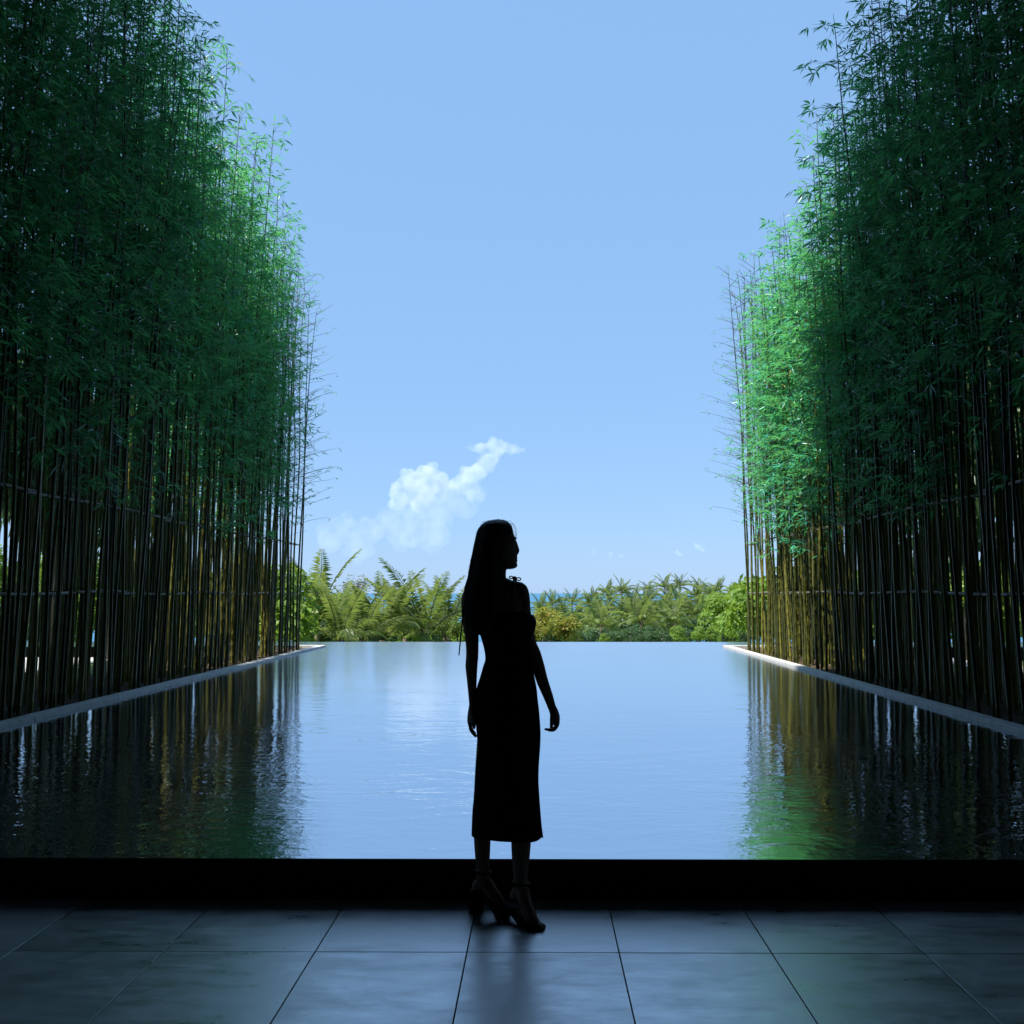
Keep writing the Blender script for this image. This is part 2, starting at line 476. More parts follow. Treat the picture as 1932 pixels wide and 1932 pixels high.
# copings
for side, xi, nm in ((-1, XL, 'left'), (1, XR, 'right')):
    root = empty('pool_coping', (xi, 5.0, 0.0))
    tag(root, 'pale grey stone coping along the %s edge of the pool' % nm, 'coping', 'stone copings along the pool')
    y = LEDGE_Y + 0.16
    me_c = None
    L = 1.19
    while y < BED_END - 0.2:
        y1 = min(y + L, BED_END)
        dz = random.uniform(-0.002, 0.002)
        x0, x1 = (xi - 0.15, xi) if side < 0 else (xi, xi + 0.15)
        b = box('coping_stone', (x0 - xi, x1 - xi, y + 0.002 - 5, y1 - 0.002 - 5, -0.5, 0.218 + dz), M['coping'], root, bev=0.004)
        y = y1
    x0, x1 = (-9.0, xi - 0.152) if side < 0 else (xi + 0.152, 8.4)
    n = 5
    for k in range(n):
        a, b_ = x0 + (x1 - x0) * k / n, x0 + (x1 - x0) * (k + 1) / n
        box('coping_stone', (a + 0.002 - xi, b_ - 0.002 - xi, BED_END - 0.15 - 5, BED_END - 5, -0.5, 0.218), M['coping'], root, bev=0.004)
    xa, xb = (-6.9, xi - 0.151) if side < 0 else (xi + 0.151, 6.3)
    bm = bmesh.new()
    bmesh.ops.create_grid(bm, x_segments=30, y_segments=120, size=0.5)
    for v in bm.verts:
        v.co.x = xa + (v.co.x + 0.5) * (xb - xa); v.co.y = LEDGE_Y + 0.2 + (v.co.y + 0.5) * (BED_END - 0.152 - LEDGE_Y - 0.2)
        v.co.z = 0.15 + 0.03 * math.sin(v.co.x * 9 + v.co.y * 3.1) * math.cos(v.co.y * 5.3) + random.uniform(-0.01, 0.01)
    tag(bm_obj('planting_bed', bm, M['soil'], smooth=True), kind='structure')

# floor of slate tiles in front of the ledge
floor = box('floor', (-12, 12, -9, LEDGE_Y, -0.2, -0.012), M['grout'])
tag(floor, kind='structure')
TW, TG = 0.595, 0.0046
X0 = -0.2785
rows = [(3.962, LEDGE_Y - 0.004), (2.77, 3.962), (1.578, 2.77), (0.386, 1.578)]
tile_me = {}
for r, (ya, yb) in enumerate(rows):
    bm = box_bm(-TW / 2 + TG / 2, TW / 2 - TG / 2, -(yb - ya) / 2 + TG / 2, (yb - ya) / 2 - TG / 2, -0.012, 0, bev=0.0007)
    me = bpy.data.meshes.new('tile'); bm.to_mesh(me); bm.free(); me.materials.append(M['tile'])
    for k in range(-7, 8):
        o = obj('tile', me, floor, (X0 + TW * (k + 0.5), (ya + yb) / 2, random.uniform(-0.0006, 0.0006)))
        o.rotation_euler = (random.uniform(-0.0006, 0.0006), random.uniform(-0.0006, 0.0006), 0)

# the dark open lobby the picture is taken from, under a tall hotel block that shades the near half of the pool
pav = empty('lobby_pavilion', (0, -8, 0))
tag(pav, 'dark open lobby of a tall hotel block at the near end of the pool', 'building')
def pbox(name, b, mat): return box(name, (b[0], b[1], b[2] + 8, b[3] + 8, b[4], b[5]), mat, pav)
ROOF_Z = 41.0
pbox('roof', (-46, 30, -9, 4.8, ROOF_Z, ROOF_Z + 0.6), M['interior'])
pbox('rear_wall', (-12, 12, -9.3, -9.0, 0, ROOF_Z - 0.002), M['plaster'])
pbox('side_wall', (-12.3, -12.003, -9.3, 4.4, -0.2, ROOF_Z - 0.002), M['plaster'])
pbox('side_wall', (12.003, 12.3, -9.3, 4.4, -0.2, ROOF_Z - 0.002), M['plaster'])
pbox('facade', (-46, 30, 4.2, 4.5, 6.2, ROOF_Z - 0.003), M['white_render'])
pbox('added_shade_slab', (-14, 14, 4.502, 13.2, 10.35, 10.65), M['interior'])  # unseen slab added to keep skylight off the near bamboo
pbox('ceiling', (-12, 12, -9, 4.197, 6.2, 6.4), M['interior'])
for sx in (-45.5, -30.0, -14.0, 14.0, 29.5):
    pbox('column', (sx - 0.3, sx + 0.3, 4.0, 4.197, -1.1, 6.2), M['interior'])

# ------------------------------------------------------------------ bamboo screens
H0 = 9.2


def bamboo_variant(seed, z0, dens=1.0, bare=False, nper=5.0):
    g = random.Random(seed)
    H = H0
    ax, ay = g.uniform(-0.25, 0.25), g.uniform(-0.25, 0.25)
    wob = g.uniform(0, 6.28)

    def c(z):
        t = z / H
        return np.array([ax * t ** 2.4 + 0.02 * math.sin(z * 1.3 + wob), ay * t ** 2.4 + 0.02 * math.cos(z * 1.1 + wob), z])

    def rad(z): return 0.0215 * (1 - 0.82 * (z / H) ** 1.2) + 0.0006
    path, rr = [], []
    z = -0.06
    step = g.uniform(0.26, 0.31)
    nodes = []
    while z < H:
        path += [c(z - 0.012), c(z), c(z + 0.012)]; rr += [rad(max(z, 0)), rad(max(z, 0)) * 1.14, rad(max(z, 0)) * 0.97]
        nodes.append(z); z += step * (0.75 + 0.35 * min(z / 2.0, 1))
    path.append(c(H)); rr.append(0.0015)
    culm = tube(path, rr, 7)
    tw, P, D, N, L, W = [], [], [], [], [], []
    az = g.uniform(0, 6.28)
    for z in nodes:
        if z < z0: continue
        t = (z - z0) / (H - z0)
        ramp = min(1.0, 0.18 + (z - z0) / 1.5)
        az += math.pi + g.uniform(-0.9, 0.9)
        nb = (3 if g.random() < 0.55 * dens else 2) if not bare else g.choice((1, 2, 2))
        for b in range(nb):
            if g.random() > ramp: continue
            a = az + (b - (nb - 1) / 2) * 0.8 + g.uniform(-0.3, 0.3)
            if bare:
                Lb = g.uniform(0.6, 1.25) * (1 - 0.6 * t); el = g.uniform(0.4, 0.85)
            else:
                Lb = g.uniform(0.32, 0.72) * (1.0 - 0.62 * max(t - 0.45, 0) / 0.55); el = g.uniform(0.25, 0.95)
            p = c(z); d = np.array([math.cos(a) * math.cos(el), math.sin(a) * math.cos(el), math.sin(el)])
            pts = [p]
            for k in range(4):
                d = unit(d + np.array([0, 0, -0.05 if bare else -0.13]) + np.array([g.uniform(-.1, .1), g.uniform(-.1, .1), g.uniform(-.06, .06)]))
                p = p + d * Lb / 4; pts.append(p)
            tw.append(tube(pts, np.linspace(0.0060, 0.0030, 5) if bare else np.linspace(0.0036, 0.0012, 5), 3, cap=False))
            nc = max(2, int(round(Lb * 9.0 * dens))) if not bare else g.choice((0, 1, 1, 2))
            for q in range(nc):
                s = (g.uniform(0.12, 1.0) if q else 1.0) * 4
                i = min(int(s), 3); f = s - i
                bp = pts[i] * (1 - f) + pts[i + 1] * f
                bd = unit(pts[i + 1] - pts[i])
                td = unit(bd * 0.55 + np.array([g.gauss(0, .6), g.gauss(0, .6), g.gauss(-0.12, .45)]))
                tl = g.uniform(0.05, 0.22)
                e = bp + td * tl
                if bare or tl > 0.12: tw.append(tube([bp, e], [0.0014, 0.0009], 3, cap=False))
                side = unit(np.cross(td, np.array([g.gauss(0, .35), g.gauss(0, .35), 1.0])))
                up = unit(np.cross(side, td))
                nl = max(2, int(g.gauss(nper, 1.1))) if not bare else g.choice((2, 3))
                for m in range(nl):
                    fan = (m - (nl - 1) / 2) / max(nl - 1, 1) * 2.5 + g.gauss(0, .16)
                    ld = td * math.cos(fan) + side * math.sin(fan) + np.array([0, 0, g.uniform(-0.50, 0.05)]) + up * g.gauss(0, .15)
                    P.append(e - td * tl * 0.35 * abs(fan) / 1.3); D.append(ld)
                    N.append(up + np.array([g.gauss(0, .35), g.gauss(0, .35), g.gauss(0, .35)]))
                    l = g.uniform(0.08, 0.185) * (0.7 if bare else 1.0); L.append(l); W.append(l * g.uniform(0.15, 0.20))
    lv = leaves(np.array(P), np.array(D), np.array(N), np.array(L), np.array(W))
    twj = join(tw)
    V, T = join([lv, twj])
    mi = np.concatenate([np.zeros(len(lv[1]), int), np.ones(len(twj[1]), int)])
    return dict(culm=culm, fol=(V, T), mi=mi,
                culm_me=np_mesh('culm', *culm, [M['culm']], smooth=True),
                fol_me=np_mesh('foliage', V, T, [M['bamboo_leaf'], M['twig']], mi))


LEAFY = [bamboo_variant(100 + i, z0, 1.0) for i, z0 in enumerate((2.9, 3.3, 3.7, 3.1, 4.0, 3.5, 2.3, 3.4, 3.0, 3.8))]
LOW = [bamboo_variant(120 + i, z0, 1.0) for i, z0 in enumerate((1.7, 2.1))]
TALL = [bamboo_variant(140 + i, z0, 0.55, nper=4.0) for i, z0 in enumerate((4.6, 5.2, 4.2))]
BARE = [bamboo_variant(160 + i, z0, bare=True) for i, z0 in enumerate((2.6, 3.2, 2.9))]


def height_at(y, side):
    if side < 0: h = np.interp(y, [5, 11.4, 11.9, 13, 15, 17.5, 20, 22], [8.4, 8.4, 9.5, 9.6, 8.9, 8.3, 7.7, 7.6])
    else: h = np.interp(y, [5, 11.4, 11.9, 12, 13.5, 16.7, 19, 22], [8.4, 8.4, 9.0, 8.8, 8.1, 7.2, 7.0, 7.4])
    return float(h)


def plant_matrix(x, y, side, h, g, lean=1.0):
    """base on the bed, the top leaning a little over the pool"""
    rz = g.uniform(0, 6.283)
    tx = -side * g.gauss(0.012, 0.010) * lean        # inward lean (radians)
    ty = g.gauss(0.012, 0.016) * lean
    sxy = g.uniform(0.85, 1.12); sz = h / H0
    Rm = Matrix.Rotation(tx, 4, 'Y') @ Matrix.Rotation(-ty, 4, 'X') @ Matrix.Rotation(rz, 4, 'Z')
    return Matrix.Translation((x, y, 0.16)) @ Rm @ Matrix.Diagonal((sxy, sxy, sz, 1))


stuff_parts = {'culm': [], 'fol': [], 'mi': []}


def bamboo(var, mat, label, group):
    o = bpy.data.objects.new('bamboo_plant', None); o.empty_display_size = 0.1
    link(o); o.matrix_world = mat
    tag(o, label, 'bamboo', group)
    obj('culm', var['culm_me'], o)
    f = obj('foliage', var['fol_me'], o); f['kind'] = 'stuff'
    return o


def add_stuff(var, mat):
    m = np.array(mat)
    for k in ('culm', 'fol'):
        V, T = var[k]
        stuff_parts[k].append((V @ m[:3, :3].T + m[:3, 3], T))
    stuff_parts['mi'].append(var['mi'])


for side, nm, xf in ((-1, 'left', XL - 0.27), (1, 'right', XR + 0.27)):
    g = random.Random(31 if side < 0 else 57)
    # front row, counted from the far end
    y = 21.25; k = 0
    while y > 7.6 and k < 69:
        k += 1
        x = xf + side * abs(g.gauss(0, 0.05))
        if k <= 11: var, lean, h = BARE[k % 3], 0.5, g.uniform(7.4, 8.6)
        elif k % 9 == 5: var, lean, h = g.choice(TALL), 0.8, height_at(y, side) + (g.uniform(0.6, 1.5) if y > 13.5 else 0)
        else: var, lean, h = g.choice(LOW if (side > 0 and 11 < y < 16 and g.random() < 0.35) or (side < 0 and 13 < y < 18.5 and g.random() < 0.3) else LEAFY), 1.0, height_at(y, side) + g.gauss(0, 0.35)
        bare = 'nearly bare ' if k <= 11 else ''
        bamboo(var, plant_matrix(x, y, side, h, g, lean),
               '%sbamboo, %s from the far end in the %s screen\'s poolside row' % (bare, ordinal(k), nm), 'bamboo plants in the %s screen' % nm)
        y -= 0.2 * g.uniform(0.7, 1.3)
    # second row
    y = 21.15; k2 = 0
    while y > 8.2 and k2 < 52:
        k2 += 1
        x = xf + side * (0.34 + g.gauss(0, 0.06))
        var = BARE[k2 % 3] if k2 <= 6 else (g.choice(TALL) if k2 % 8 == 3 else g.choice(LEAFY))
        h = height_at(y, side) + g.gauss(0, 0.4) + (0.5 if k2 <= 2 else 0)
        bamboo(var, plant_matrix(x, y, side, h, g), 'bamboo, %s from the far end in the %s screen\'s second row' % (ordinal(k2), nm),
               'bamboo plants in the %s screen' % nm)
        y -= 0.255 * g.uniform(0.7, 1.3)
    # third row: far half only as single plants
    y = 21.0; k3 = 0
    while k3 < 28:
        k3 += 1
        x = xf + side * (0.72 + g.gauss(0, 0.08))
        h = height_at(y, side) + g.gauss(0, 0.4) - (0.5 if k3 < 8 else 0)
        bamboo(g.choice(TALL if k3 <= 2 else LEAFY), plant_matrix(x, y, side, h, g), 'bamboo, %s from the far end in the %s screen\'s third row' % (ordinal(k3), nm),
               'bamboo plants in the %s screen' % nm)
        y -= 0.26 * g.uniform(0.7, 1.3)
    yy = y
    while yy > 5.2:
        add_stuff(g.choice(LEAFY), plant_matrix(xf + side * (0.72 + g.gauss(0, 0.08)), yy, side, height_at(yy, side) + g.gauss(0, .4), g)); yy -= 0.27 * g.uniform(0.7, 1.3)
    yy = 20.8
    while yy > 6.5:
        add_stuff(g.choice(LEAFY), plant_matrix(xf + side * (1.12 + g.gauss(0, 0.12)), yy, side, height_at(yy, side) + g.gauss(0, .4), g)); yy -= 0.36 * g.uniform(0.7, 1.3)
    yy = 7.5
    while yy > 5.0:
        for dx in (0.0, 0.35): add_stuff(g.choice(LEAFY), plant_matrix(xf + side * (dx + abs(g.gauss(0, 0.06))), yy, side, height_at(yy, side) + g.gauss(0, .4), g))
        yy -= 0.3 * g.uniform(0.7, 1.3)

for side, xf in ((-1, XL - 0.27), (1, XR + 0.27)):      # bare lower culms standing deep in the bed
    g = random.Random(91 + side)
    for row in range(5):
        yy = 20.9
        while yy > 5.5:
            if side < 0 and 9.5 < yy < 12.5 and row > 3: yy -= 0.3; continue
            var = g.choice(LEAFY)
            m = np.array(plant_matrix(xf + side * (0.5 + 0.24 * row + g.gauss(0, 0.07)), yy, side, height_at(yy, side) - 0.8, g))
            Vc, Tc = var['culm']
            stuff_parts['culm'].append((Vc @ m[:3, :3].T + m[:3, 3], Tc))
            yy -= 0.30 * g.uniform(0.6, 1.4)
cv = join(stuff_parts['culm']); fv = join(stuff_parts['fol'])
V, T = join([cv, fv])
mi = np.concatenate([np.zeros(len(cv[1]), int)] + [m + 1 for m in stuff_parts['mi']])
tag(obj('bamboo_thicket', np_mesh('bamboo_thicket', V, T, [M['culm'], M['bamboo_leaf'], M['twig']], mi)),
    'dense rear bamboo thicket behind the poolside rows', 'bamboo', kind='stuff')

# horizontal bamboo rails lashed behind the poolside row
for side, nm, xf in ((-1, 'left', XL - 0.27), (1, 'right', XR + 0.27)):
    for zz, hn in ((1.39, 'lower'), (2.45, 'upper')):
        g = random.Random(int(zz * 100) + side)
        xr = xf + side * 0.155
        root = empty('bamboo_rail', (xr, 6.0, zz))
        tag(root, '%s horizontal bamboo rail tied across the %s bamboo screen' % (hn, nm), 'rail', 'rails across the bamboo screens')
        y = 5.6
        while y < 21.3:
            y1 = min(y + g.uniform(3.2, 4.4), 21.55)
            r = g.uniform(0.017, 0.022)
            off = g.uniform(-0.02, 0.02)
            path, rr = [], []
            ny = int((y1 - y) / 0.28)
            for i in range(ny + 1):
                yy = y + (y1 + 0.25 - y) * i / ny
                for dd, q in ((-0.01, 1.0), (0, 1.14), (0.01, 1.0)):
                    path.append((g.gauss(0, .001), yy + dd - 6.0, off + 0.012 * math.sin(yy * 1.7) + 0.02 * (i / ny))); rr.append(r * q * (1 - 0.15 * i / ny))
            obj('pole', np_mesh('pole', *tube(path, rr, 8), [M['rail']], smooth=True), root)
            y = y1
        parts = []
        y = 21.1
        while y > 7:
            a = np.linspace(0, 4 * np.pi, 17)
            parts.append(tube(np.stack([0.034 * np.cos(a) - side * 0.03, np.linspace(-0.014, 0.014, 17) + y - 6, 0.034 * np.sin(a)], 1), np.full(17, 0.0045), 3, cap=False))
            y -= 0.4 * g.uniform(0.6, 1.5)
        l_ = obj('lashing', np_mesh('lashing', *join(parts), [M['lash']]), root); l_['kind'] = 'stuff'

# ------------------------------------------------------------------ palms and trees beyond the pool
def frond_mesh(seed, L=3.3, rise=0.9, curl=1.5, nl=38, ll=0.57):
    g = random.Random(seed)
    pts, p, a = [], np.array([0.0, 0, 0]), rise
    n = 12
    for i in range(n + 1):
        pts.append(p.copy())
        p = p + np.array([math.cos(a), g.uniform(-.02, .02), math.sin(a)]) * L / n
        a -= curl / n * (0.5 + 1.0 * i / n)
    pts = np.array(pts)
    rach = tube(pts, np.linspace(0.028, 0.006, n + 1), 4, cap=False)
    P, D, N, Ls, W = [], [], [], [], []
    for k in range(nl):
        t = 0.16 + 0.84 * k / (nl - 1)
        s = t * n; i = min(int(s), n - 1); f = s - i
        b = pts[i] * (1 - f) + pts[i + 1] * f
        d = unit(pts[i + 1] - pts[i])
        up = np.array([-d[2], 0, d[0]])
        for sg in (-1, 1):
            l = ll * (math.sin(math.pi * min(0.18 + 0.80 * t, 1.0)) ** 0.6 + 0.12) * g.uniform(0.85, 1.1)
            D.append(d * (0.55 + 0.8 * t) + np.array([0, sg * 1.0, 0]) + up * 0.25 + np.array([0, 0, -0.35 + g.uniform(-.35, .2)]))
            P.append(b); N.append(up + np.array([0, -sg * 0.5, 0])); Ls.append(l); W.append(0.032 * g.uniform(0.8, 1.2))
    lv = leaves(np.array(P), np.array(D), np.array(N), np.array(Ls), np.array(W), droop=0.30, fold=0.1)
    V, T = join([lv, rach])
    return np_mesh('frond', V, T, [M['palm_leaf'], M['twig']], np.concatenate([np.zeros(len(lv[1]), int), np.ones(len(rach[1]), int)]))


FR_UP = [frond_mesh(1, 3.5, 1.35, 0.75), frond_mesh(2, 3.3, 1.25, 1.0)]
FR_MID = [frond_mesh(3, 3.2, 0.95, 1.5), frond_mesh(4, 3.4, 0.8, 1.4), frond_mesh(5, 3.0, 0.7, 1.7)]
FR_LOW = [frond_mesh(6, 3.0, 0.35, 1.4), frond_mesh(7, 2.8, 0.1, 1.2)]
trunk_cache = {}


def trunk_mesh(h, seed):
    key = (round(h), seed % 3)
    if key not in trunk_cache:
        g = random.Random(seed)
        zs = np.linspace(0, 1, 14)
        bx, by = g.uniform(-.9, .9), g.uniform(-.9, .9)
        path = np.stack([bx * (1 - zs) ** 1.6, by * (1 - zs) ** 1.6, (zs - 1) * key[0]], 1)
        rr = 0.13 + 0.10 * (1 - zs) ** 4; rr[1::2] *= 1.06
        trunk_cache[key] = np_mesh('trunk', *tube(path, rr, 9), [M['palm_trunk']], smooth=True)
    return trunk_cache[key]


def palm(c, s, seed, style, label, group):
    """coconut palm with its crown heart at c"""
    g = random.Random(seed)
    base = ground_h(c.x, c.y)
    root = empty('coconut_palm', (c.x, c.y, base), g.uniform(0, 6.28))
    tag(root, label, 'palm', group)
    h = max(c.z - base, 2.0)
    t = obj('trunk', trunk_mesh(h + 1, seed), root, (0, 0, h))
    n = {'up': 11, 'full': 19}[style]
    for k in range(n):
        a = k * 2.4 + g.uniform(-.25, .25)
        q = k / n
        if style == 'up': me = g.choice(FR_UP if q < 0.6 else FR_MID)
        else: me = g.choice(FR_UP if q < 0.16 else (FR_MID if q < 0.68 else FR_LOW))
        f = obj('frond', me, root, (0.05 * math.cos(a), 0.05 * math.sin(a), h + 0.1 - 0.25 * q))
        sc = s * g.uniform(0.82, 1.1)
        f.scale = (sc, sc, sc); f.rotation_euler = (g.uniform(-.25, .25), g.uniform(-.12, .12), a)
    return root


def crown_mesh(seed, mat, n=2600, leaf=0.16, lobes=11, flat=0.8, sparse=False):
    """unit-radius leafy crown: leaves over many lobes, gaps between"""
    g = np.random.default_rng(seed)
    c = g.normal(size=(lobes, 3)); c = unit(c) * g.uniform(0.25, 0.72, (lobes, 1)); c[:, 2] = c[:, 2] * flat + 0.06
    r = g.uniform(0.26, 0.46, lobes)
    if sparse: r *= 0.6
    w = r ** 2 / np.sum(r ** 2)
    idx = g.choice(lobes, n, p=w)
    d = unit(g.normal(size=(n, 3))); d[:, 2] = np.where(d[:, 2] < -0.35, -d[:, 2], d[:, 2])
    rad = r[idx] * (1 - 0.32 * g.random(n) ** 2 + 0.10 * g.normal(size=n))
    P = c[idx] + d * rad[:, None]
    D = unit(np.cross(d, unit(g.normal(size=(n, 3)))) + 0.45 * d + np.array([0, 0, -0.35]))
    L = leaf * g.uniform(0.6, 1.3, n)
    lv = leaves(P, D, d + 0.5 * g.normal(size=(n, 3)), L, L * g.uniform(0.45, 0.65, n), droop=0.1, fold=0.12)
    return np_mesh('crown', *lv, [mat])


def tree_trunk_mesh(seed, h, r):
    g = random.Random(seed)
    w = 0.05 + 0.035 * r
    parts = [tube([(0, 0, 0), (0.03 * h, 0.02 * h, 0.4 * h), (0.0, 0.02 * h, 0.8 * h), (0.02, 0, h)], [w * 1.5, w * 1.1, w * 0.9, w * 0.4], 8)]
    for k in range(6):
        a = k * 1.05 + g.uniform(-.3, .3); q = g.uniform(0.35, 0.6) * r
        z0 = h - r * (0.45 - 0.07 * k)
        parts.append(tube([(0, 0, max(z0, 0.1)), (q * 0.5 * math.cos(a), q * 0.5 * math.sin(a), h), (q * math.cos(a), q * math.sin(a), h + 0.3 * r)], [w * 0.6, w * 0.4, w * 0.15], 5))
    V, T = join(parts)
    return np_mesh('trunk', V, T, [M['bark']], smooth=True)


CROWNS = {k: [crown_mesh(s * 7 + i, M[k], **kw) for i in range(nv)] for s, (k, nv, kw) in enumerate((
    ('tree_green', 4, dict(n=3000, leaf=0.13)), ('tree_dark', 4, dict(n=3000, leaf=0.13)),
    ('tree_yellow', 2, dict(n=2600, leaf=0.13, lobes=16)), ('tree_pink', 2, dict(n=2200, leaf=0.13)),
    ('plumeria', 2, dict(n=620, leaf=0.10, lobes=26, sparse=True))))}


def tree(c, r, key, seed, label, group, name='leafy_tree', cat='tree', sq=1.0):
    """broadleaf tree or shrub whose crown of radius r is centred at c"""
    g = random.Random(seed)
    base = ground_h(c.x, c.y)
    root = empty(name, (c.x, c.y, base), g.uniform(0, 6.28))
    tag(root, label, cat, group)
    h = max(c.z - base, r * 0.5)
    obj('trunk', tree_trunk_mesh(seed, h, r), root)
    k = obj('crown', g.choice(CROWNS[key]), root, (0, 0, h)); k.scale = (r, r, r * sq)
    k['kind'] = 'stuff'
    return root


# nearer young palms on the left, fronds standing up above the pool edge
for i, (px, py, Z, s, lab) in enumerate((
        (598, 1180, 44, 1.08, 'tall young palm right beside the end of the left bamboo screen'),
        (640, 1212, 38, 0.8, 'short young palm just right of the left screen palm, fronds spreading low'),
        (682, 1212, 41, 0.82, 'low drooping palm in front of the bright green tree'),
        (722, 1208, 43, 0.95, 'wide young palm with arching pale fronds left of the tall spiky palm'),
        (765, 1204, 46, 0.98, 'young palm with one frond tip bent over against the sky'),
        (803, 1200, 45, 1.08, 'tall spiky palm with upright frond left of the woman'),
        (842, 1203, 47, 0.95, 'young palm nearest the woman on her left side'))):
    palm(at(px, py, Z), s, 40 + i, 'up', lab, 'young palms beyond the pool')

# palm grove on the right, stepping back towards the sea
env_x = [1000, 1060, 1130, 1200, 1260, 1310, 1370, 1420]
env_y = [1142, 1137, 1125, 1119, 1114, 1106, 1116, 1118]
g = random.Random(5)
grove = []
for Z, dy, n, x0, x1 in ((225, 0, 11, 1022, 1412), (190, 15, 10, 1008, 1405), (160, 33, 9, 1014, 1398), (135, 54, 7, 1030, 1345)):
    for k in range(n):
        px = x0 + (x1 - x0) * (k + 0.5) / n + g.uniform(-9, 9)
        grove.append((px, float(np.interp(px, env_x, env_y)) + dy + g.uniform(-5, 6), Z + g.uniform(-10, 10), g.uniform(0.95, 1.25)))
grove += [(1133, 1182, 112, 1.05), (1209, 1177, 110, 1.15), (1270, 1180, 111, 1.05)]
rown = {225: 'skyline row', 190: 'second row', 160: 'third row', 135: 'lower row'}
cnt = {}
for i, (px, py, Z, s) in enumerate(grove):
    key = min(rown, key=lambda q: abs(q - Z)); cnt[key] = cnt.get(key, 0) + 1
    if i >= len(grove) - 3:
        lab = ('leftmost', 'middle', 'rightmost')[i - len(grove) + 3] + ' of three full palm crowns low in the right grove'
    else:
        lab = 'coconut palm, %s from the left in the %s of the grove' % (ordinal(cnt[key]), rown[key])
    palm(at(px, py, Z), s, 300 + i, 'full', lab, 'palms of the right grove')
# dark broadleaf trees filling the grove between the palms
k = 0
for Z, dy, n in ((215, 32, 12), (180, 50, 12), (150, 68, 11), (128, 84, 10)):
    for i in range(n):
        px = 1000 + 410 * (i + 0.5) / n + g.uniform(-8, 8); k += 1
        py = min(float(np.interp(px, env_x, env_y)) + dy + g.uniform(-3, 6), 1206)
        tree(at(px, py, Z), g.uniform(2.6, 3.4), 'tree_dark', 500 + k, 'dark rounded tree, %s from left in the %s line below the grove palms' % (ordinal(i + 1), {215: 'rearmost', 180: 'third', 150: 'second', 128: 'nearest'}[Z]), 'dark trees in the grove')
TREES = [
    (1362, 1160, 92, 2.4, 'tree_green', 'bright green tree right beside the end of the right bamboo screen'),
    (1386, 1186, 80, 2.0, 'tree_green', 'rounded green tree low against the right bamboo screen'),
    (1405, 1140, 95, 2.3, 'tree_green', 'tall green tree mostly hidden behind the right screen'),
    (660, 1162, 60, 1.6, 'tree_green', 'bright green tree behind the low drooping palm'),
    (690, 1168, 62, 1.2, 'tree_green', 'small lime green tree right of the bright green tree'),
    (622, 1160, 58, 1.3, 'tree_green', 'lime green tree behind the tall young palm'),
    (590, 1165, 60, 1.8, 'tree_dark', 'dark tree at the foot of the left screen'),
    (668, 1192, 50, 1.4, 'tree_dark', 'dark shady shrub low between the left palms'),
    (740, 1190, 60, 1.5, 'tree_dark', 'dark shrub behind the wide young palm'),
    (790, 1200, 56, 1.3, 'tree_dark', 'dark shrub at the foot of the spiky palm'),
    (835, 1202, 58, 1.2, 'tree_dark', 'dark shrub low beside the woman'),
]
for i, (px, py, Z, r, key, lab) in enumerate(TREES):
    tree(at(px, py, Z), r, key, 600 + i, lab, 'broadleaf trees beyond the pool')
tree(at(672, 1112, 70), 1.75, 'plumeria', 640, 'sparse pale tree with thin twigs against the sky on the left', None, sq=0.8)
tree(at(726, 1118, 72), 1.3, 'plumeria', 641, 'small wispy pale treetop against the sky beside the palms', None, sq=0.9)
for i, (px, py, Z, r, key, lab) in enumerate((
        (1030, 1180, 42, 0.85, 'tree_yellow', 'yellow and orange tinged shrub right of the woman'),
        (1066, 1192, 41, 0.75, 'tree_yellow', 'lower yellow green shrub at the pool edge beside the orange one'),
        (1010, 1195, 40, 0.6, 'tree_yellow', 'small yellow green shrub touching the woman\'s outline'),
        (862, 1190, 42, 0.55, 'tree_pink', 'small bright shrub with pinkish blossoms left of the woman\'s arm'))):
    tree(at(px, py, Z), r, key, 650 + i, lab, 'flowering shrubs at the pool edge', 'flowering_shrub', 'shrub')

# garden trees and hedges seen through the gaps of the screens
g = random.Random(77)
for side, nm in ((-1, 'left'), (1, 'right')):
    for i in range(17):
        y = 8 + i * 2.9 + g.uniform(-1, 1); x = side * (14.0 + g.uniform(0, 4) + i * 0.75)
        r = g.uniform(1.8, 2.6)
        tree(Vector((x, y, r * 0.45 + g.uniform(-0.2, 0.6))), r, g.choice(('tree_green', 'tree_green', 'tree_dark')), 700 + i + (50 if side > 0 else 0),
             'garden tree, %s from the lobby, glimpsed through the %s bamboo screen' % (ordinal(i + 1), nm), 'garden trees beside the pool')
for side, nm in ((-1, 'left'), (1, 'right')):  # trees added to block side skylight and darken the rear culms
    for i in range(8):
        if side < 0 and i in (1, 4): g.random(); continue
        y = 6.2 + i * 2.15 + g.uniform(-.5, .5); x = side * (9.0 + g.uniform(0, 1.2)) - 0.3
        tree(Vector((x, y, 3.9 + g.uniform(-.3, .5))), g.uniform(1.45, 1.8), 'tree_dark', 800 + i + (50 if side > 0 else 0),
             'added tall dark light-blocking tree, %s from the lobby, close behind the %s bamboo screen' % (ordinal(i + 1), nm), 'added light-blocking trees behind the bamboo screens', sq=2.3)
for side, nm, xa, xb in ((-1, 'left', 10, 545), (1, 'right', 1432, 1925)):
    for i in range(13):
        px = xa + (xb - xa) * (i + 0.5) / 13 + g.uniform(-12, 12)
        tree(at(px, 1158 + g.uniform(-14, 14), g.uniform(34, 56)), g.uniform(1.9, 2.7), g.choice(('tree_green', 'tree_green', 'tree_dark')), 950 + i + (30 if side > 0 else 0),
             'slope tree, %s from the photo\'s left in the belt behind the %s bamboo screen' % (ordinal(i + 1), nm), 'trees on the slope behind the screens')
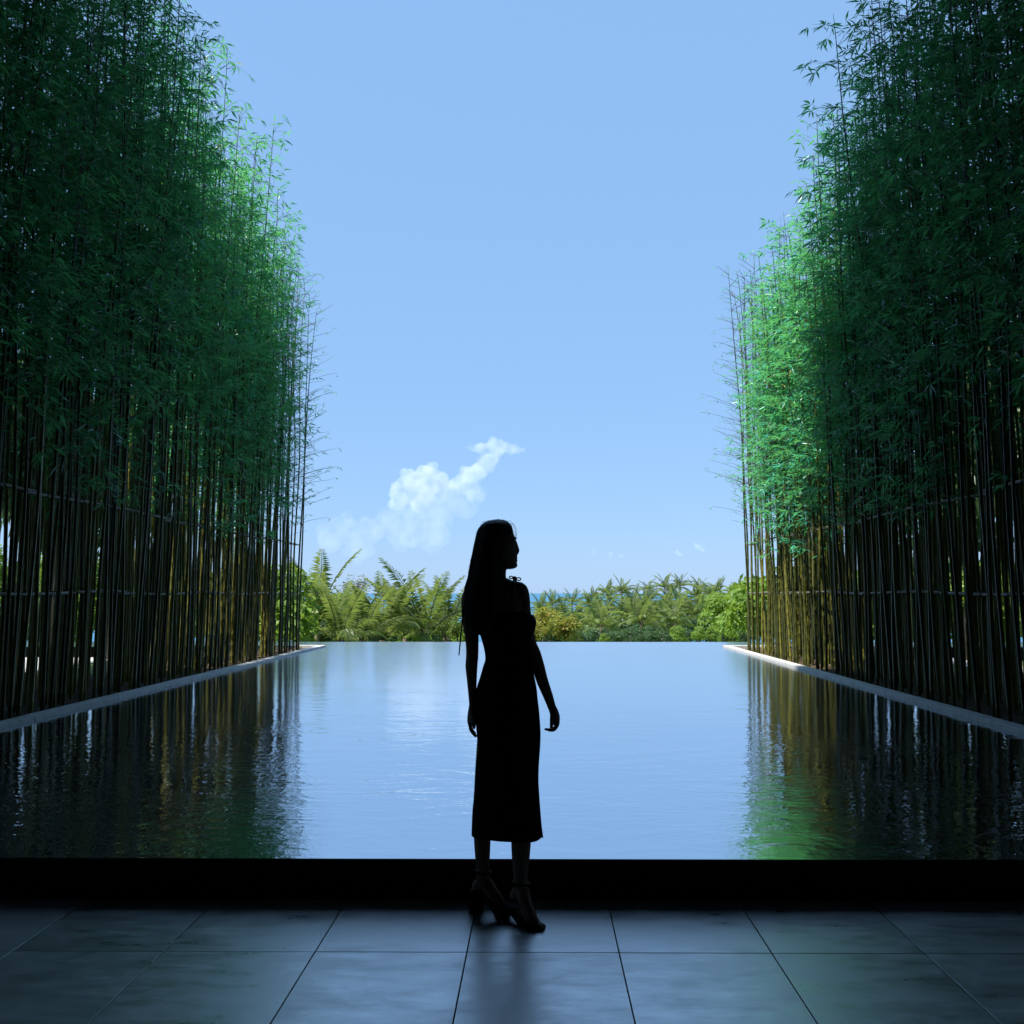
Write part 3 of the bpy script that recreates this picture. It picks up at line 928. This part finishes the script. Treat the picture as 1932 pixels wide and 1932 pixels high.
for i in range(13):
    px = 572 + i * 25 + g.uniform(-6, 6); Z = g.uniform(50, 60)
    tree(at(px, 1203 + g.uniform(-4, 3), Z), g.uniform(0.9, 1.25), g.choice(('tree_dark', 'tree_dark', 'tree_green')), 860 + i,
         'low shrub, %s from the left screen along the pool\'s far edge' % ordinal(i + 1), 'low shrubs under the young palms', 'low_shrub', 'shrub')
for i in range(15):
    px = 1092 + i * 23 + g.uniform(-8, 8); Z = g.uniform(62, 110)
    tree(at(px, 1206 + g.uniform(-6, 5), Z), g.uniform(0.7, 1.5), g.choice(('tree_dark', 'tree_dark', 'tree_green')), 900 + i,
         'low shrub, %s from the woman along the pool\'s far right edge' % ordinal(i + 1), 'low shrubs before the grove', 'low_shrub', 'shrub')
tag(box('garden_path', (-12.4, -9.2, 3, 22, -0.045, -0.03), M['paving']), kind='structure')
tag(box('garden_path', (8.4, 9.4, 3, 22, -0.045, -0.03), M['paving']), kind='structure')
villa = empty('garden_villa', (10, 15, 0))
tag(villa, 'beige rendered villa glimpsed through the right bamboo screen', 'building')
box('wall', (0, 6, -1.5, 4.5, -0.5, 4.9), M['beige'], villa)
box('roof', (-0.5, 6.5, -2, 5, 4.9, 5.2), M['paving'], villa)
w_ = box('window', (-0.03, 0.02, 0.6, 2.0, 1.2, 2.6), M['granite'], villa)
box('frame', (-0.05, -0.031, 0.5, 2.1, 2.62, 2.72), M['interior'], w_)

# ------------------------------------------------------------------ clouds
def cloud(blobs, dist, dens, voxel, label, seed, n=10):
    g = random.Random(seed)
    bm = bmesh.new()
    k = dist / F
    for (px, py, r) in blobs:
        c = at(px, py, dist)
        for j in range(n):
            rr = r * k * (0.95 if j == 0 else g.uniform(0.3, 0.6))
            o = Vector((0, 0, 0)) if j == 0 else Vector((g.gauss(0, 1), g.gauss(0, 1), g.gauss(0.35, 1) * 0.8)).normalized() * r * k * g.uniform(0.6, 0.95)
            bmesh.ops.create_icosphere(bm, subdivisions=2, radius=rr, matrix=Matrix.Translation(c + o + Vector((0, g.uniform(-1, 1) * r * k * 0.4, 0))))
    me = bpy.data.meshes.new('cloud'); bm.to_mesh(me); bm.free()
    o = bpy.data.objects.new('cloud', me); link(o)
    md = o.modifiers.new('r', 'REMESH'); md.mode = 'VOXEL'; md.voxel_size = voxel
    dg = bpy.context.evaluated_depsgraph_get()
    me2 = bpy.data.meshes.new_from_object(o.evaluated_get(dg)); o.modifiers.clear(); o.data = me2
    m, nn, l = nodes_of('cloud vapour')
    nn.remove(nn['Principled BSDF'])
    pv = nn.new('ShaderNodeVolumePrincipled'); pv.inputs['Color'].default_value = (0.97, 0.985, 1.0, 1)
    geo = nn.new('ShaderNodeNewGeometry'); nz = nn.new('ShaderNodeTexNoise'); nz.inputs['Scale'].default_value = 0.016 * 7000 / dist; nz.inputs['Detail'].default_value = 4
    mr = nn.new('ShaderNodeMapRange'); mr.inputs['From Min'].default_value = 0.28; mr.inputs['From Max'].default_value = 0.66
    mr.inputs['To Min'].default_value = 0.0; mr.inputs['To Max'].default_value = dens
    l.new(geo.outputs['Position'], nz.inputs['Vector']); l.new(nz.outputs['Fac'], mr.inputs['Value']); l.new(mr.outputs['Result'], pv.inputs['Density'])
    l.new(pv.outputs['Volume'], nn['Material Output'].inputs['Volume'])
    me2.materials.clear(); me2.materials.append(m)
    tag(o, label, 'cloud', 'clouds')
    return o


cloud([(750, 925, 15), (770, 908, 18), (800, 893, 19), (815, 884, 12), (830, 908, 20), (790, 925, 26), (822, 932, 24), (760, 942, 19), (742, 930, 9), (852, 922, 17), (745, 952, 14), (795, 950, 22)],
      7000, 0.0095, 10, 'white piled cumulus cloud left of the woman\'s head', 3)
cloud([(908, 846, 12), (930, 842, 15), (945, 844, 15), (962, 849, 12), (976, 850, 8), (987, 850, 5), (894, 846, 8), (882, 845, 4), (932, 860, 17), (920, 874, 19), (904, 890, 20), (884, 902, 20), (866, 914, 18), (890, 920, 20)],
      7300, 0.0078, 9, 'bright anvil shaped cloud top flaring above the cumulus', 5)
cloud([(725, 975, 16), (690, 986, 13), (655, 977, 12), (632, 988, 13), (608, 1002, 16), (655, 1004, 22), (742, 982, 24), (780, 975, 26), (700, 1005, 24), (830, 970, 28), (870, 955, 26), (800, 955, 24), (900, 935, 20), (850, 945, 22), (760, 1010, 30), (820, 1010, 32), (620, 1025, 24), (680, 1035, 28)],
      9000, 0.0017, 20, 'low faint cloud bank stretching left towards the bamboo', 4, n=14)
for i, (bl, lab) in enumerate((([(1312, 1028, 4), (1319, 1033, 6), (1326, 1038, 4)], 'small white cloud puff above the right palm grove'),
                               ([(1278, 1043, 5), (1284, 1046, 4)], 'tiny cloud puff left of the small white one over the grove'),
                               ([(1120, 1042, 5), (1150, 1047, 6), (1172, 1049, 5)], 'faint streak of cloud over the middle of the grove'))):
    cloud(bl, 8000, (0.012, 0.008, 0.004)[i], 7, lab, 9 + i)

# ------------------------------------------------------------------ the woman at the pool ledge
BY = 4.37


def loft(rows, seg=40, fold=0.0, nf=7, cap=True, sub=4):
    """closed loft through horizontal ellipses given as (left, right, height) picture measures, depth and half depth"""
    C, A, B = [], [], []
    for (l, r, py, Y, hd) in rows:
        a, b = at(l, py, Y), at(r, py, Y)
        C.append((a + b) / 2); A.append((b - a).length / 2); B.append(hd)
    C = np.array([tuple(c) for c in C]); t = np.arange(len(rows)); tt = np.linspace(0, len(rows) - 1, (len(rows) - 1) * sub + 1)

    def cub(v):
        v = np.asarray(v, float); m = np.gradient(v); i = np.minimum(tt.astype(int), len(v) - 2); f = tt - i
        h = lambda p0, p1, m0, m1: (2 * f**3 - 3 * f**2 + 1) * p0 + (f**3 - 2 * f**2 + f) * m0 + (-2 * f**3 + 3 * f**2) * p1 + (f**3 - f**2) * m1
        return h(v[i], v[i + 1], m[i], m[i + 1])
    cx, cy_, cz, a_, b_ = cub(C[:, 0]), cub(C[:, 1]), cub(C[:, 2]), cub(A), cub(B)
    th = np.linspace(0, 2 * np.pi, seg, endpoint=False)
    q = np.linspace(0, 1, len(tt))
    fo = 1 + fold * (q[:, None] ** 1.5) * np.sin(nf * th[None, :] + 3 * q[:, None])
    V = np.stack([cx[:, None] + a_[:, None] * np.cos(th) * fo, cy_[:, None] + b_[:, None] * np.sin(th) * fo, np.repeat(cz[:, None], seg, 1)], 2).reshape(-1, 3)
    T = []
    for i in range(len(tt) - 1):
        for j in range(seg):
            p, r_ = i * seg + j, i * seg + (j + 1) % seg
            T += [(p, r_ + seg, r_), (p, p + seg, r_ + seg)]
    if cap:
        V = np.vstack([V, V[:seg].mean(0), V[-seg:].mean(0)]); n = len(V)
        m = (len(tt) - 1) * seg
        for j in range(seg):
            T += [(n - 2, j, (j + 1) % seg), (n - 1, m + (j + 1) % seg, m + j)]
    return V, np.array(T)


def limb(pts, n=14, sub=4):
    """tapered limb with rounded ends through (px, py, depth, radius)"""
    P = np.array([tuple(at(p[0], p[1], p[2])) for p in pts]); r = np.array([p[3] for p in pts])
    t = np.linspace(0, len(pts) - 1, (len(pts) - 1) * sub + 1); i = np.minimum(t.astype(int), len(pts) - 2); f = (t - i)[:, None]
    m = np.gradient(P, axis=0)
    Q = (2 * f**3 - 3 * f**2 + 1) * P[i] + (f**3 - 2 * f**2 + f) * m[i] + (-2 * f**3 + 3 * f**2) * P[i + 1] + (f**3 - f**2) * m[i + 1]
    R_ = np.interp(t, np.arange(len(pts)), r)
    d0, d1 = unit(Q[0] - Q[1]), unit(Q[-1] - Q[-2])
    caps0 = [Q[0] + d0 * R_[0] * s for s in (0.95, 0.7)]; caps1 = [Q[-1] + d1 * R_[-1] * s for s in (0.7, 0.95)]
    Q = np.vstack([caps0, Q, caps1]); R_ = np.concatenate([[R_[0] * 0.3, R_[0] * 0.72], R_, [R_[-1] * 0.72, R_[-1] * 0.3]])
    return tube(Q, R_, n)


def ball(px, py, Y, r, sx=1.0, sy=1.0, sz=1.0):
    bm = bmesh.new(); bmesh.ops.create_icosphere(bm, subdivisions=3, radius=r)
    c = np.array(tuple(at(px, py, Y)))
    V = np.array([tuple(v.co) for v in bm.verts]) * np.array([sx, sy, sz]) + c
    T = np.array([[v.index for v in f.verts] for f in bm.faces]); bm.free()
    return V, T


parts = []
# head in profile to the right, chin level
parts.append(loft([(926, 950, 983, BY, .030), (912, 962, 988, BY, .055), (904, 967, 996, BY, .068), (901, 969.5, 1008, BY, .074), (901, 973, 1017, BY, .075),
                   (902, 973.6, 1028, BY, .074), (905, 974.4, 1038, BY, .070), (910, 974.6, 1047, BY, .064), (917, 974.4, 1056, BY, .058),
                   (925, 974.6, 1063, BY, .050), (935, 975, 1068, BY, .042), (945, 972, 1072, BY, .030), (952, 965, 1074, BY, .015)]))
parts.append(limb([(972.5, 1021, BY + .01, .006), (975.5, 1031, BY + .01, .0065), (977.2, 1039, BY + .01, .0075), (974.5, 1045, BY + .01, .008)], 10))
parts += [ball(974.6, 1051.5, BY + .01, .0055, 1, 2.6, .8), ball(974.4, 1057.5, BY + .01, .0060, 1, 2.4, .9), ball(970.5, 1066, BY + .008, .0145),
          ball(969.5, 1015.5, BY - .032, .013, 1, 1.6, .6), ball(969.5, 1015.5, BY + .045, .013, 1, 1.6, .6),
          ball(966.5, 1025, BY - .030, .0125), ball(966.5, 1025, BY + .046, .0125), ball(934, 1034, BY - .074, .017, .8, .35, 1.5)]
# neck, shoulders, trunk
parts.append(limb([(938, 1050, BY, .050), (937, 1075, BY, .043), (936, 1092, BY, .044), (936, 1112, BY, .055)], 18))
parts.append(loft([(926, 955, 1090, BY, .036), (908, 973, 1098, BY, .048), (893, 987, 1105, BY, .060), (886, 991, 1114, BY, .070), (885, 992, 1130, BY, .078),
                   (889, 994, 1150, BY, .084), (896, 1000, 1175, BY, .086), (907, 1001, 1200, BY, .080), (919, 999, 1244, BY, .074), (909, 1005, 1285, BY, .090), (906, 1009, 1330, BY, .092),
                   (912, 1005, 1370, BY, .08)]))
parts.append(ball(998.5, 1173, BY + .035, .032, 1, 1.1, 1.1))
# her left arm, hanging
AL = BY - .01
parts.append(limb([(899, 1113, BY, .034), (886, 1125, AL, .034), (884.5, 1150, AL, .0335), (886, 1175, AL, .0325), (890, 1200, AL, .031), (891, 1222, AL, .028), (890.8, 1240, AL, .0275),
                   (889.5, 1258, AL, .0272), (890.3, 1285, AL, .0220), (891.2, 1313, AL, .0175), (892, 1334, AL, .0158)], 16))
parts.append(limb([(891, 1332, AL, .015), (889.8, 1345, AL, .0175), (889, 1358, AL, .0185), (888.6, 1365, AL, .016)], 12))
parts.append(limb([(889, 1352, AL - .020, .013), (889, 1364, AL - .022, .012)], 10)); parts.append(limb([(889, 1352, AL + .020, .013), (889, 1364, AL + .022, .012)], 10))
for k, (dy, ln) in enumerate(((-.031, .88), (-.0105, 1.0), (.0105, .97), (.031, .80))):
    parts.append(limb([(887.5, 1363, AL + dy, .0082), (887.6, 1363 + 12 * ln, AL + dy, .0080), (891 + ln, 1363 + 20 * ln, AL + dy, .0074), (897 * ln + 893 * (1 - ln), 1363 + 26 * ln, AL + dy, .0066)], 9))
parts.append(limb([(890, 1346, AL - .018, .011), (893, 1356, AL - .040, .0098), (894, 1366, AL - .046, .009), (894.5, 1373, AL - .046, .0075)], 9))
# her right arm, swung a little out from the hip
AR = BY - .01
parts.append(limb([(972, 1112, BY, .036), (981.5, 1114, AR, .035), (985.5, 1130, AR, .034), (987, 1150, AR, .0335), (991, 1175, AR, .0325), (996.5, 1200, AR, .0305), (1001, 1217, AR, .0285), (1008.5, 1234, AR, .0285),
                   (1015.6, 1258, AR, .0285), (1023, 1284, AR, .0262), (1032.5, 1309, AR, .0225), (1039.5, 1329, AR, .0190), (1041, 1335, AR, .0182)], 16))
parts.append(limb([(1041, 1333, AR, .0178), (1045, 1343, AR, .0205), (1047.5, 1353, AR, .0215), (1048, 1361, AR, .0195)], 12))
parts.append(limb([(1047, 1347, AR - .018, .015), (1048.5, 1360, AR - .022, .0135)], 10)); parts.append(limb([(1047, 1347, AR + .018, .015), (1048.5, 1360, AR + .022, .0135)], 10))
for k, (dy, ln, ex) in enumerate(((-.031, .95, 1029), (-.0105, 1.0, 1034), (.0105, .97, 1037), (.031, .85, 1040))):
    parts.append(limb([(1051.5, 1354, AR + dy, .0088), (1052.5, 1354 + 12 * ln, AR + dy, .0084), (1046, 1354 + 22.5 * ln, AR + dy, .0078), (1038, 1354 + 24 * ln, AR + dy, .0070), (ex, 1354 + 23 * ln, AR + dy, .0062)], 9))
parts.append(limb([(1043, 1346, AR - .018, .012), (1041.5, 1356, AR - .040, .0105), (1041, 1364, AR - .046, .0095), (1040, 1371, AR - .046, .008)], 9))
# legs under the dress, then ankles and feet
YL, YR = 4.405, 4.335
parts.append(limb([(934, 1345, BY, .070), (924, 1420, 4.38, .060), (915, 1490, 4.40, .048), (911, 1530, 4.405, .043), (910, 1560, YL, .040), (910, 1590, YL, .0365), (910.5, 1620, YL, .0325), (911.5, 1642, YL, .0300), (912, 1656, YL, .0315)], 18))
parts.append(limb([(980, 1345, BY, .070), (983, 1420, 4.36, .060), (985, 1490, 4.345, .049), (984, 1530, YR, .047), (983.6, 1565, YR, .0455), (983, 1595, YR, .0425), (982.5, 1622, YR, .0385), (982, 1648, YR, .0335), (983, 1670, YR, .0315)], 18))
parts.append(limb([(905, 1668, YL + .012, .027), (914, 1664, YL, .031), (926, 1680, YL - .015, .029), (938, 1697, YL - .03, .027), (948, 1711, YL - .042, .022), (955, 1719, YL - .048, .015)], 14))
parts.append(ball(902, 1671, YL + .014, .027))
parts.append(limb([(974, 1686, YR + .01, .026), (984, 1678, YR, .031), (989, 1698, YR - .025, .031), (996, 1718, YR - .05, .030), (1003, 1733, YR - .075, .026), (1012, 1742, YR - .095, .019), (1019, 1747, YR - .105, .012)], 14))
parts.append(ball(972, 1690, YR + .014, .026))
for k, (dz, lx) in enumerate(((-.024, 1.0), (-.010, .9), (.003, .78), (.014, .62), (.024, .45))):      # toes
    parts.append(limb([(1012 + 3 * lx, 1744, YR - .098 + dz * .6, .0085), (1018 + 5 * lx, 1749, YR - .104 + dz, .0068)], 8))
    parts.append(limb([(948 + 2 * lx, 1714, YL - .044 + dz * .6, .009), (953 + 4 * lx, 1721.5, YL - .048 + dz, .007)], 8))

V, T = join(parts)
tmp = bpy.data.objects.new('person', np_mesh('body', V, T, [M['skin']])); link(tmp)
md = tmp.modifiers.new('r', 'REMESH'); md.mode = 'VOXEL'; md.voxel_size = 0.0038; md.use_smooth_shade = True
ms = tmp.modifiers.new('s', 'SMOOTH'); ms.factor = 0.5; ms.iterations = 3
dg = bpy.context.evaluated_depsgraph_get()
me = bpy.data.meshes.new_from_object(tmp.evaluated_get(dg)); tmp.modifiers.clear(); tmp.data = me
me.materials.clear(); me.materials.append(M['skin'])
person = tmp
tag(person, 'woman in black midi dress and block heels standing before the pool, head turned right', 'person')

# sleeveless black dress
rows_d = [(893, 997, 1153, BY + .004, .089), (895, 1006, 1163, BY + .004, .094), (898, 1012, 1174, BY + .004, .096), (904, 1008.5, 1192, BY, .092), (909.5, 1004.5, 1210, BY, .086),
          (913.8, 1003, 1227, BY, .081), (915.6, 1002.8, 1244, BY, .080), (911.4, 1004.5, 1258, BY, .084), (905.8, 1008.5, 1278, BY, .092), (899.2, 1012.4, 1299, BY, .098),
          (896, 1014.5, 1320, BY, .100), (895.8, 1017.3, 1345, BY, .100), (899.3, 1019.6, 1380, BY, .097), (901, 1019, 1408, BY, .098), (898.4, 1016.4, 1445, BY, .097),
          (896.7, 1015.8, 1473, BY, .097), (894.8, 1017.2, 1498, BY, .097), (891.6, 1019.5, 1530, BY, .097), (890.2, 1022.3, 1560, BY, .096), (889.6, 1024.8, 1579, BY, .095)]
V, T = loft(rows_d, 56, fold=0.010, nf=8, cap=False)
z = V[:, 2]; zmin = z.min()
low = np.clip((zmin + 0.10 - z) / 0.10, 0, 1)
V[:, 2] -= low * (0.006 * np.sin(np.arctan2(V[:, 1] - BY, V[:, 0]) * 3 + 1))
dme = np_mesh('dress', V, T, [M['dress']], smooth=True)
dress = obj('dress', dme, person)
so = dress.modifiers.new('thickness', 'SOLIDIFY'); so.thickness = 0.003; so.offset = -1
dress['label'] = 'black sleeveless midi dress with tied shoulder straps'
for nm, pts in (('strap', [(958, 1158, BY - .088, .0045), (965, 1125, BY - .078, .0045), (969, 1097, BY - .035, .0045), (972, 1093, BY, .0045), (984, 1130, BY + .09, .0045), (990, 1160, BY + .095, .0045)]),
                ('strap', [(912, 1158, BY - .088, .0045), (903, 1130, BY - .080, .0045), (898, 1106, BY - .045, .0045), (898, 1101, BY, .0045), (915, 1130, BY + .085, .0045), (930, 1160, BY + .096, .0045)]),
                ('strap_tie', [(887, 1113, BY - .05, .003), (877, 1140, BY - .055, .003), (873, 1165, BY - .055, .003), (870.5, 1190, BY - .055, .003), (868, 1215, BY - .055, .003), (866, 1236, BY - .055, .0025)])):
    obj(nm, np_mesh(nm, *limb(pts, 8), [M['dress']], smooth=True), dress)
bow = []
for cx, cy2, rx, rz in ((978.5, 1092.5, 4.2, 2.6), (964, 1089.5, 3.6, 2.2)):
    a = np.linspace(0, 2 * np.pi, 18)
    pth = [tuple(at(cx + rx * math.cos(q), cy2 + rz * math.sin(q), BY - .02 + .012 * math.sin(q))) for q in a]
    bow.append(tube(pth, np.full(18, .0026), 6))
bow.append(ball(970.5, 1090.5, BY - .02, .010, 1.1, .9, .8))
bow.append(limb([(970, 1091, BY - .025, .003), (975, 1103, BY - .06, .003), (978, 1118, BY - .075, .0028), (979, 1135, BY - .08, .0026)], 7))
obj('bow', np_mesh('bow', *join(bow), [M['dress']], smooth=True), dress)

# long straight hair down her back
HY = BY - .022
hp = [loft([(930, 949, 980.6, BY, .020), (919, 957, 983.2, BY, .045), (909.5, 963.5, 989, BY - .004, .070), (902.5, 967.2, 997, BY - .008, .081), (899, 967, 1005, BY - .012, .085), (896.8, 960, 1015, HY, .080),
            (893.4, 954, 1030, HY, .075), (890.6, 950, 1045, HY - .006, .068), (887.8, 948, 1058, HY - .012, .062), (885.4, 948, 1072, HY - .02, .056), (883, 949, 1087, HY - .032, .052), (878.8, 948, 1101, HY - .045, .045),
            (876, 946, 1113, HY - .055, .040), (876.5, 942, 1135, HY - .065, .032), (879, 936, 1160, HY - .070, .026), (884, 928, 1182, HY - .070, .020), (892, 918, 1198, HY - .068, .010)], 64, fold=0.03, nf=23)]
g = random.Random(12)
for k in range(46):      # single strands lifting off the outline
    if k < 16:
        x0, y0 = g.uniform(940, 966), g.uniform(981, 992)
        pts = [(x0, y0 + 1, BY + g.uniform(-.03, .03), .0007), (x0 + g.uniform(3, 7), y0 + g.uniform(0, 5), BY, .0006), (x0 + g.uniform(4, 11), y0 + g.uniform(8, 20), BY, .0005), (973 + g.uniform(-2, 4), y0 + g.uniform(16, 34), BY, .0004)]
    elif k < 32:
        t = g.uniform(0, 1); y0 = 1030 + t * 60; x0 = 893 - t * 12
        pts = [(x0 + 3, y0, HY - .03, .0008), (x0 - g.uniform(0.5, 3), y0 + 14, HY - .04, .0007), (x0 - g.uniform(2, 7), y0 + g.uniform(28, 45), HY - .05, .0005)]
    else:
        x0 = g.uniform(905, 950)
        pts = [(x0, 985 + abs(x0 - 938) * 0.2, BY, .0006), (x0 + g.uniform(-4, 6), 979.5 + abs(x0 - 938) * 0.15, BY, .0006), (x0 + g.uniform(4, 12), 980.5 + abs(x0 - 938) * 0.2, BY, .0004)]
    hp.append(limb(pts, 4, 3))
hair = obj('hair', np_mesh('hair', *join(hp), [M['hair']], smooth=True), person)
hair['label'] = 'long straight dark hair falling down her back'


def sole(path, w, thick):
    """swept sole: path of (px, py, depth) along the underside centre line, widths, thicknesses"""
    P = [at(*p) for p in path]
    bm = bmesh.new(); prev = None
    for i, p in enumerate(P):
        d = (P[min(i + 1, len(P) - 1)] - P[max(i - 1, 0)]).normalized()
        s = Vector((0, 0, 1)).cross(d); s.normalize(); u = d.cross(s)
        ring = [bm.verts.new(p + s * w[i] * a + u * thick[i] * b) for a, b in ((-.5, 0), (.5, 0), (.52, .5), (.5, 1), (-.5, 1), (-.52, .5))]
        if prev:
            for j in range(6): bm.faces.new((prev[j], prev[(j + 1) % 6], ring[(j + 1) % 6], ring[j]))
        else: bm.faces.new(ring[::-1])
        prev = ring
    bm.faces.new(prev)
    bmesh.ops.recalc_face_normals(bm, faces=bm.faces)
    return bm


def block(top, bottom, wt, wb):
    """tapered heel block between two points"""
    a, b = at(*top), at(*bottom)
    bm = bmesh.new(); vs = []
    for p, w in ((a, wt), (b, wb)):
        vs.append([bm.verts.new(p + Vector((x * w[0], y * w[1], 0))) for x, y in ((-.5, -.35), (-.35, -.5), (.35, -.5), (.5, -.35), (.5, .35), (.35, .5), (-.35, .5), (-.5, .35))])
    for j in range(8): bm.faces.new((vs[0][j], vs[0][(j + 1) % 8], vs[1][(j + 1) % 8], vs[1][j]))
    bm.faces.new(vs[0][::-1]); bm.faces.new(vs[1])
    bmesh.ops.recalc_face_normals(bm, faces=bm.faces)
    return bm


def ring_strap(c, rx, ry, tilt, w=.005):
    a = np.linspace(0, 2 * np.pi, 30)
    c = at(*c)
    P = np.stack([c.x + rx * np.cos(a), c.y + ry * np.sin(a), c.z + tilt * np.cos(a)], 1)
    return tube(P, np.full(30, w), 6)


sh = bm_obj('shoe', sole([(888, 1683, YL + .025), (902, 1684, YL + .015), (914, 1692, YL), (928, 1706, YL - .02), (941, 1722, YL - .036), (951, 1729.5, YL - .046), (960.5, 1731.8, YL - .050)],
                         (.050, .058, .052, .058, .082, .080, .045), (.014, .016, .016, .020, .026, .026, .022)), M['shoe'], person)
sh['label'] = 'black block heel sandal planted flat'
bm_obj('heel', block((899.5, 1681, YL + .018), (898.8, 1721.5, 4.447), (.066, .060), (.060, .056)), M['shoe'], sh)
obj('ankle_strap', np_mesh('ankle_strap', *ring_strap((911.5, 1645, YL), .035, .035, -.004), [M['shoe']], smooth=True), sh)
obj('toe_strap', np_mesh('toe_strap', *ring_strap((946, 1713, YL - .04), .022, .042, -.016, .009), [M['shoe']], smooth=True), sh)
sh = bm_obj('shoe', sole([(958, 1709, YR + .025), (968, 1718, YR + .005), (978, 1730.5, YR - .03), (988, 1743, YR - .065), (999, 1750.5, YR - .088), (1013, 1753.6, YR - .102), (1028, 1754.5, YR - .108)],
                         (.050, .058, .054, .062, .082, .080, .040), (.014, .016, .016, .018, .022, .020, .014)), M['shoe'], person)
sh['label'] = 'black block heel sandal lifted onto its toe'
bm_obj('heel', block((962, 1708, YR + .018), (944, 1727, YR + .045), (.058, .060), (.050, .054)), M['shoe'], sh)
obj('ankle_strap', np_mesh('ankle_strap', *ring_strap((982.5, 1666, YR), .037, .036, -.004), [M['shoe']], smooth=True), sh)
obj('toe_strap', np_mesh('toe_strap', *ring_strap((1008, 1741, YR - .09), .024, .042, -.016, .009), [M['shoe']], smooth=True), sh)
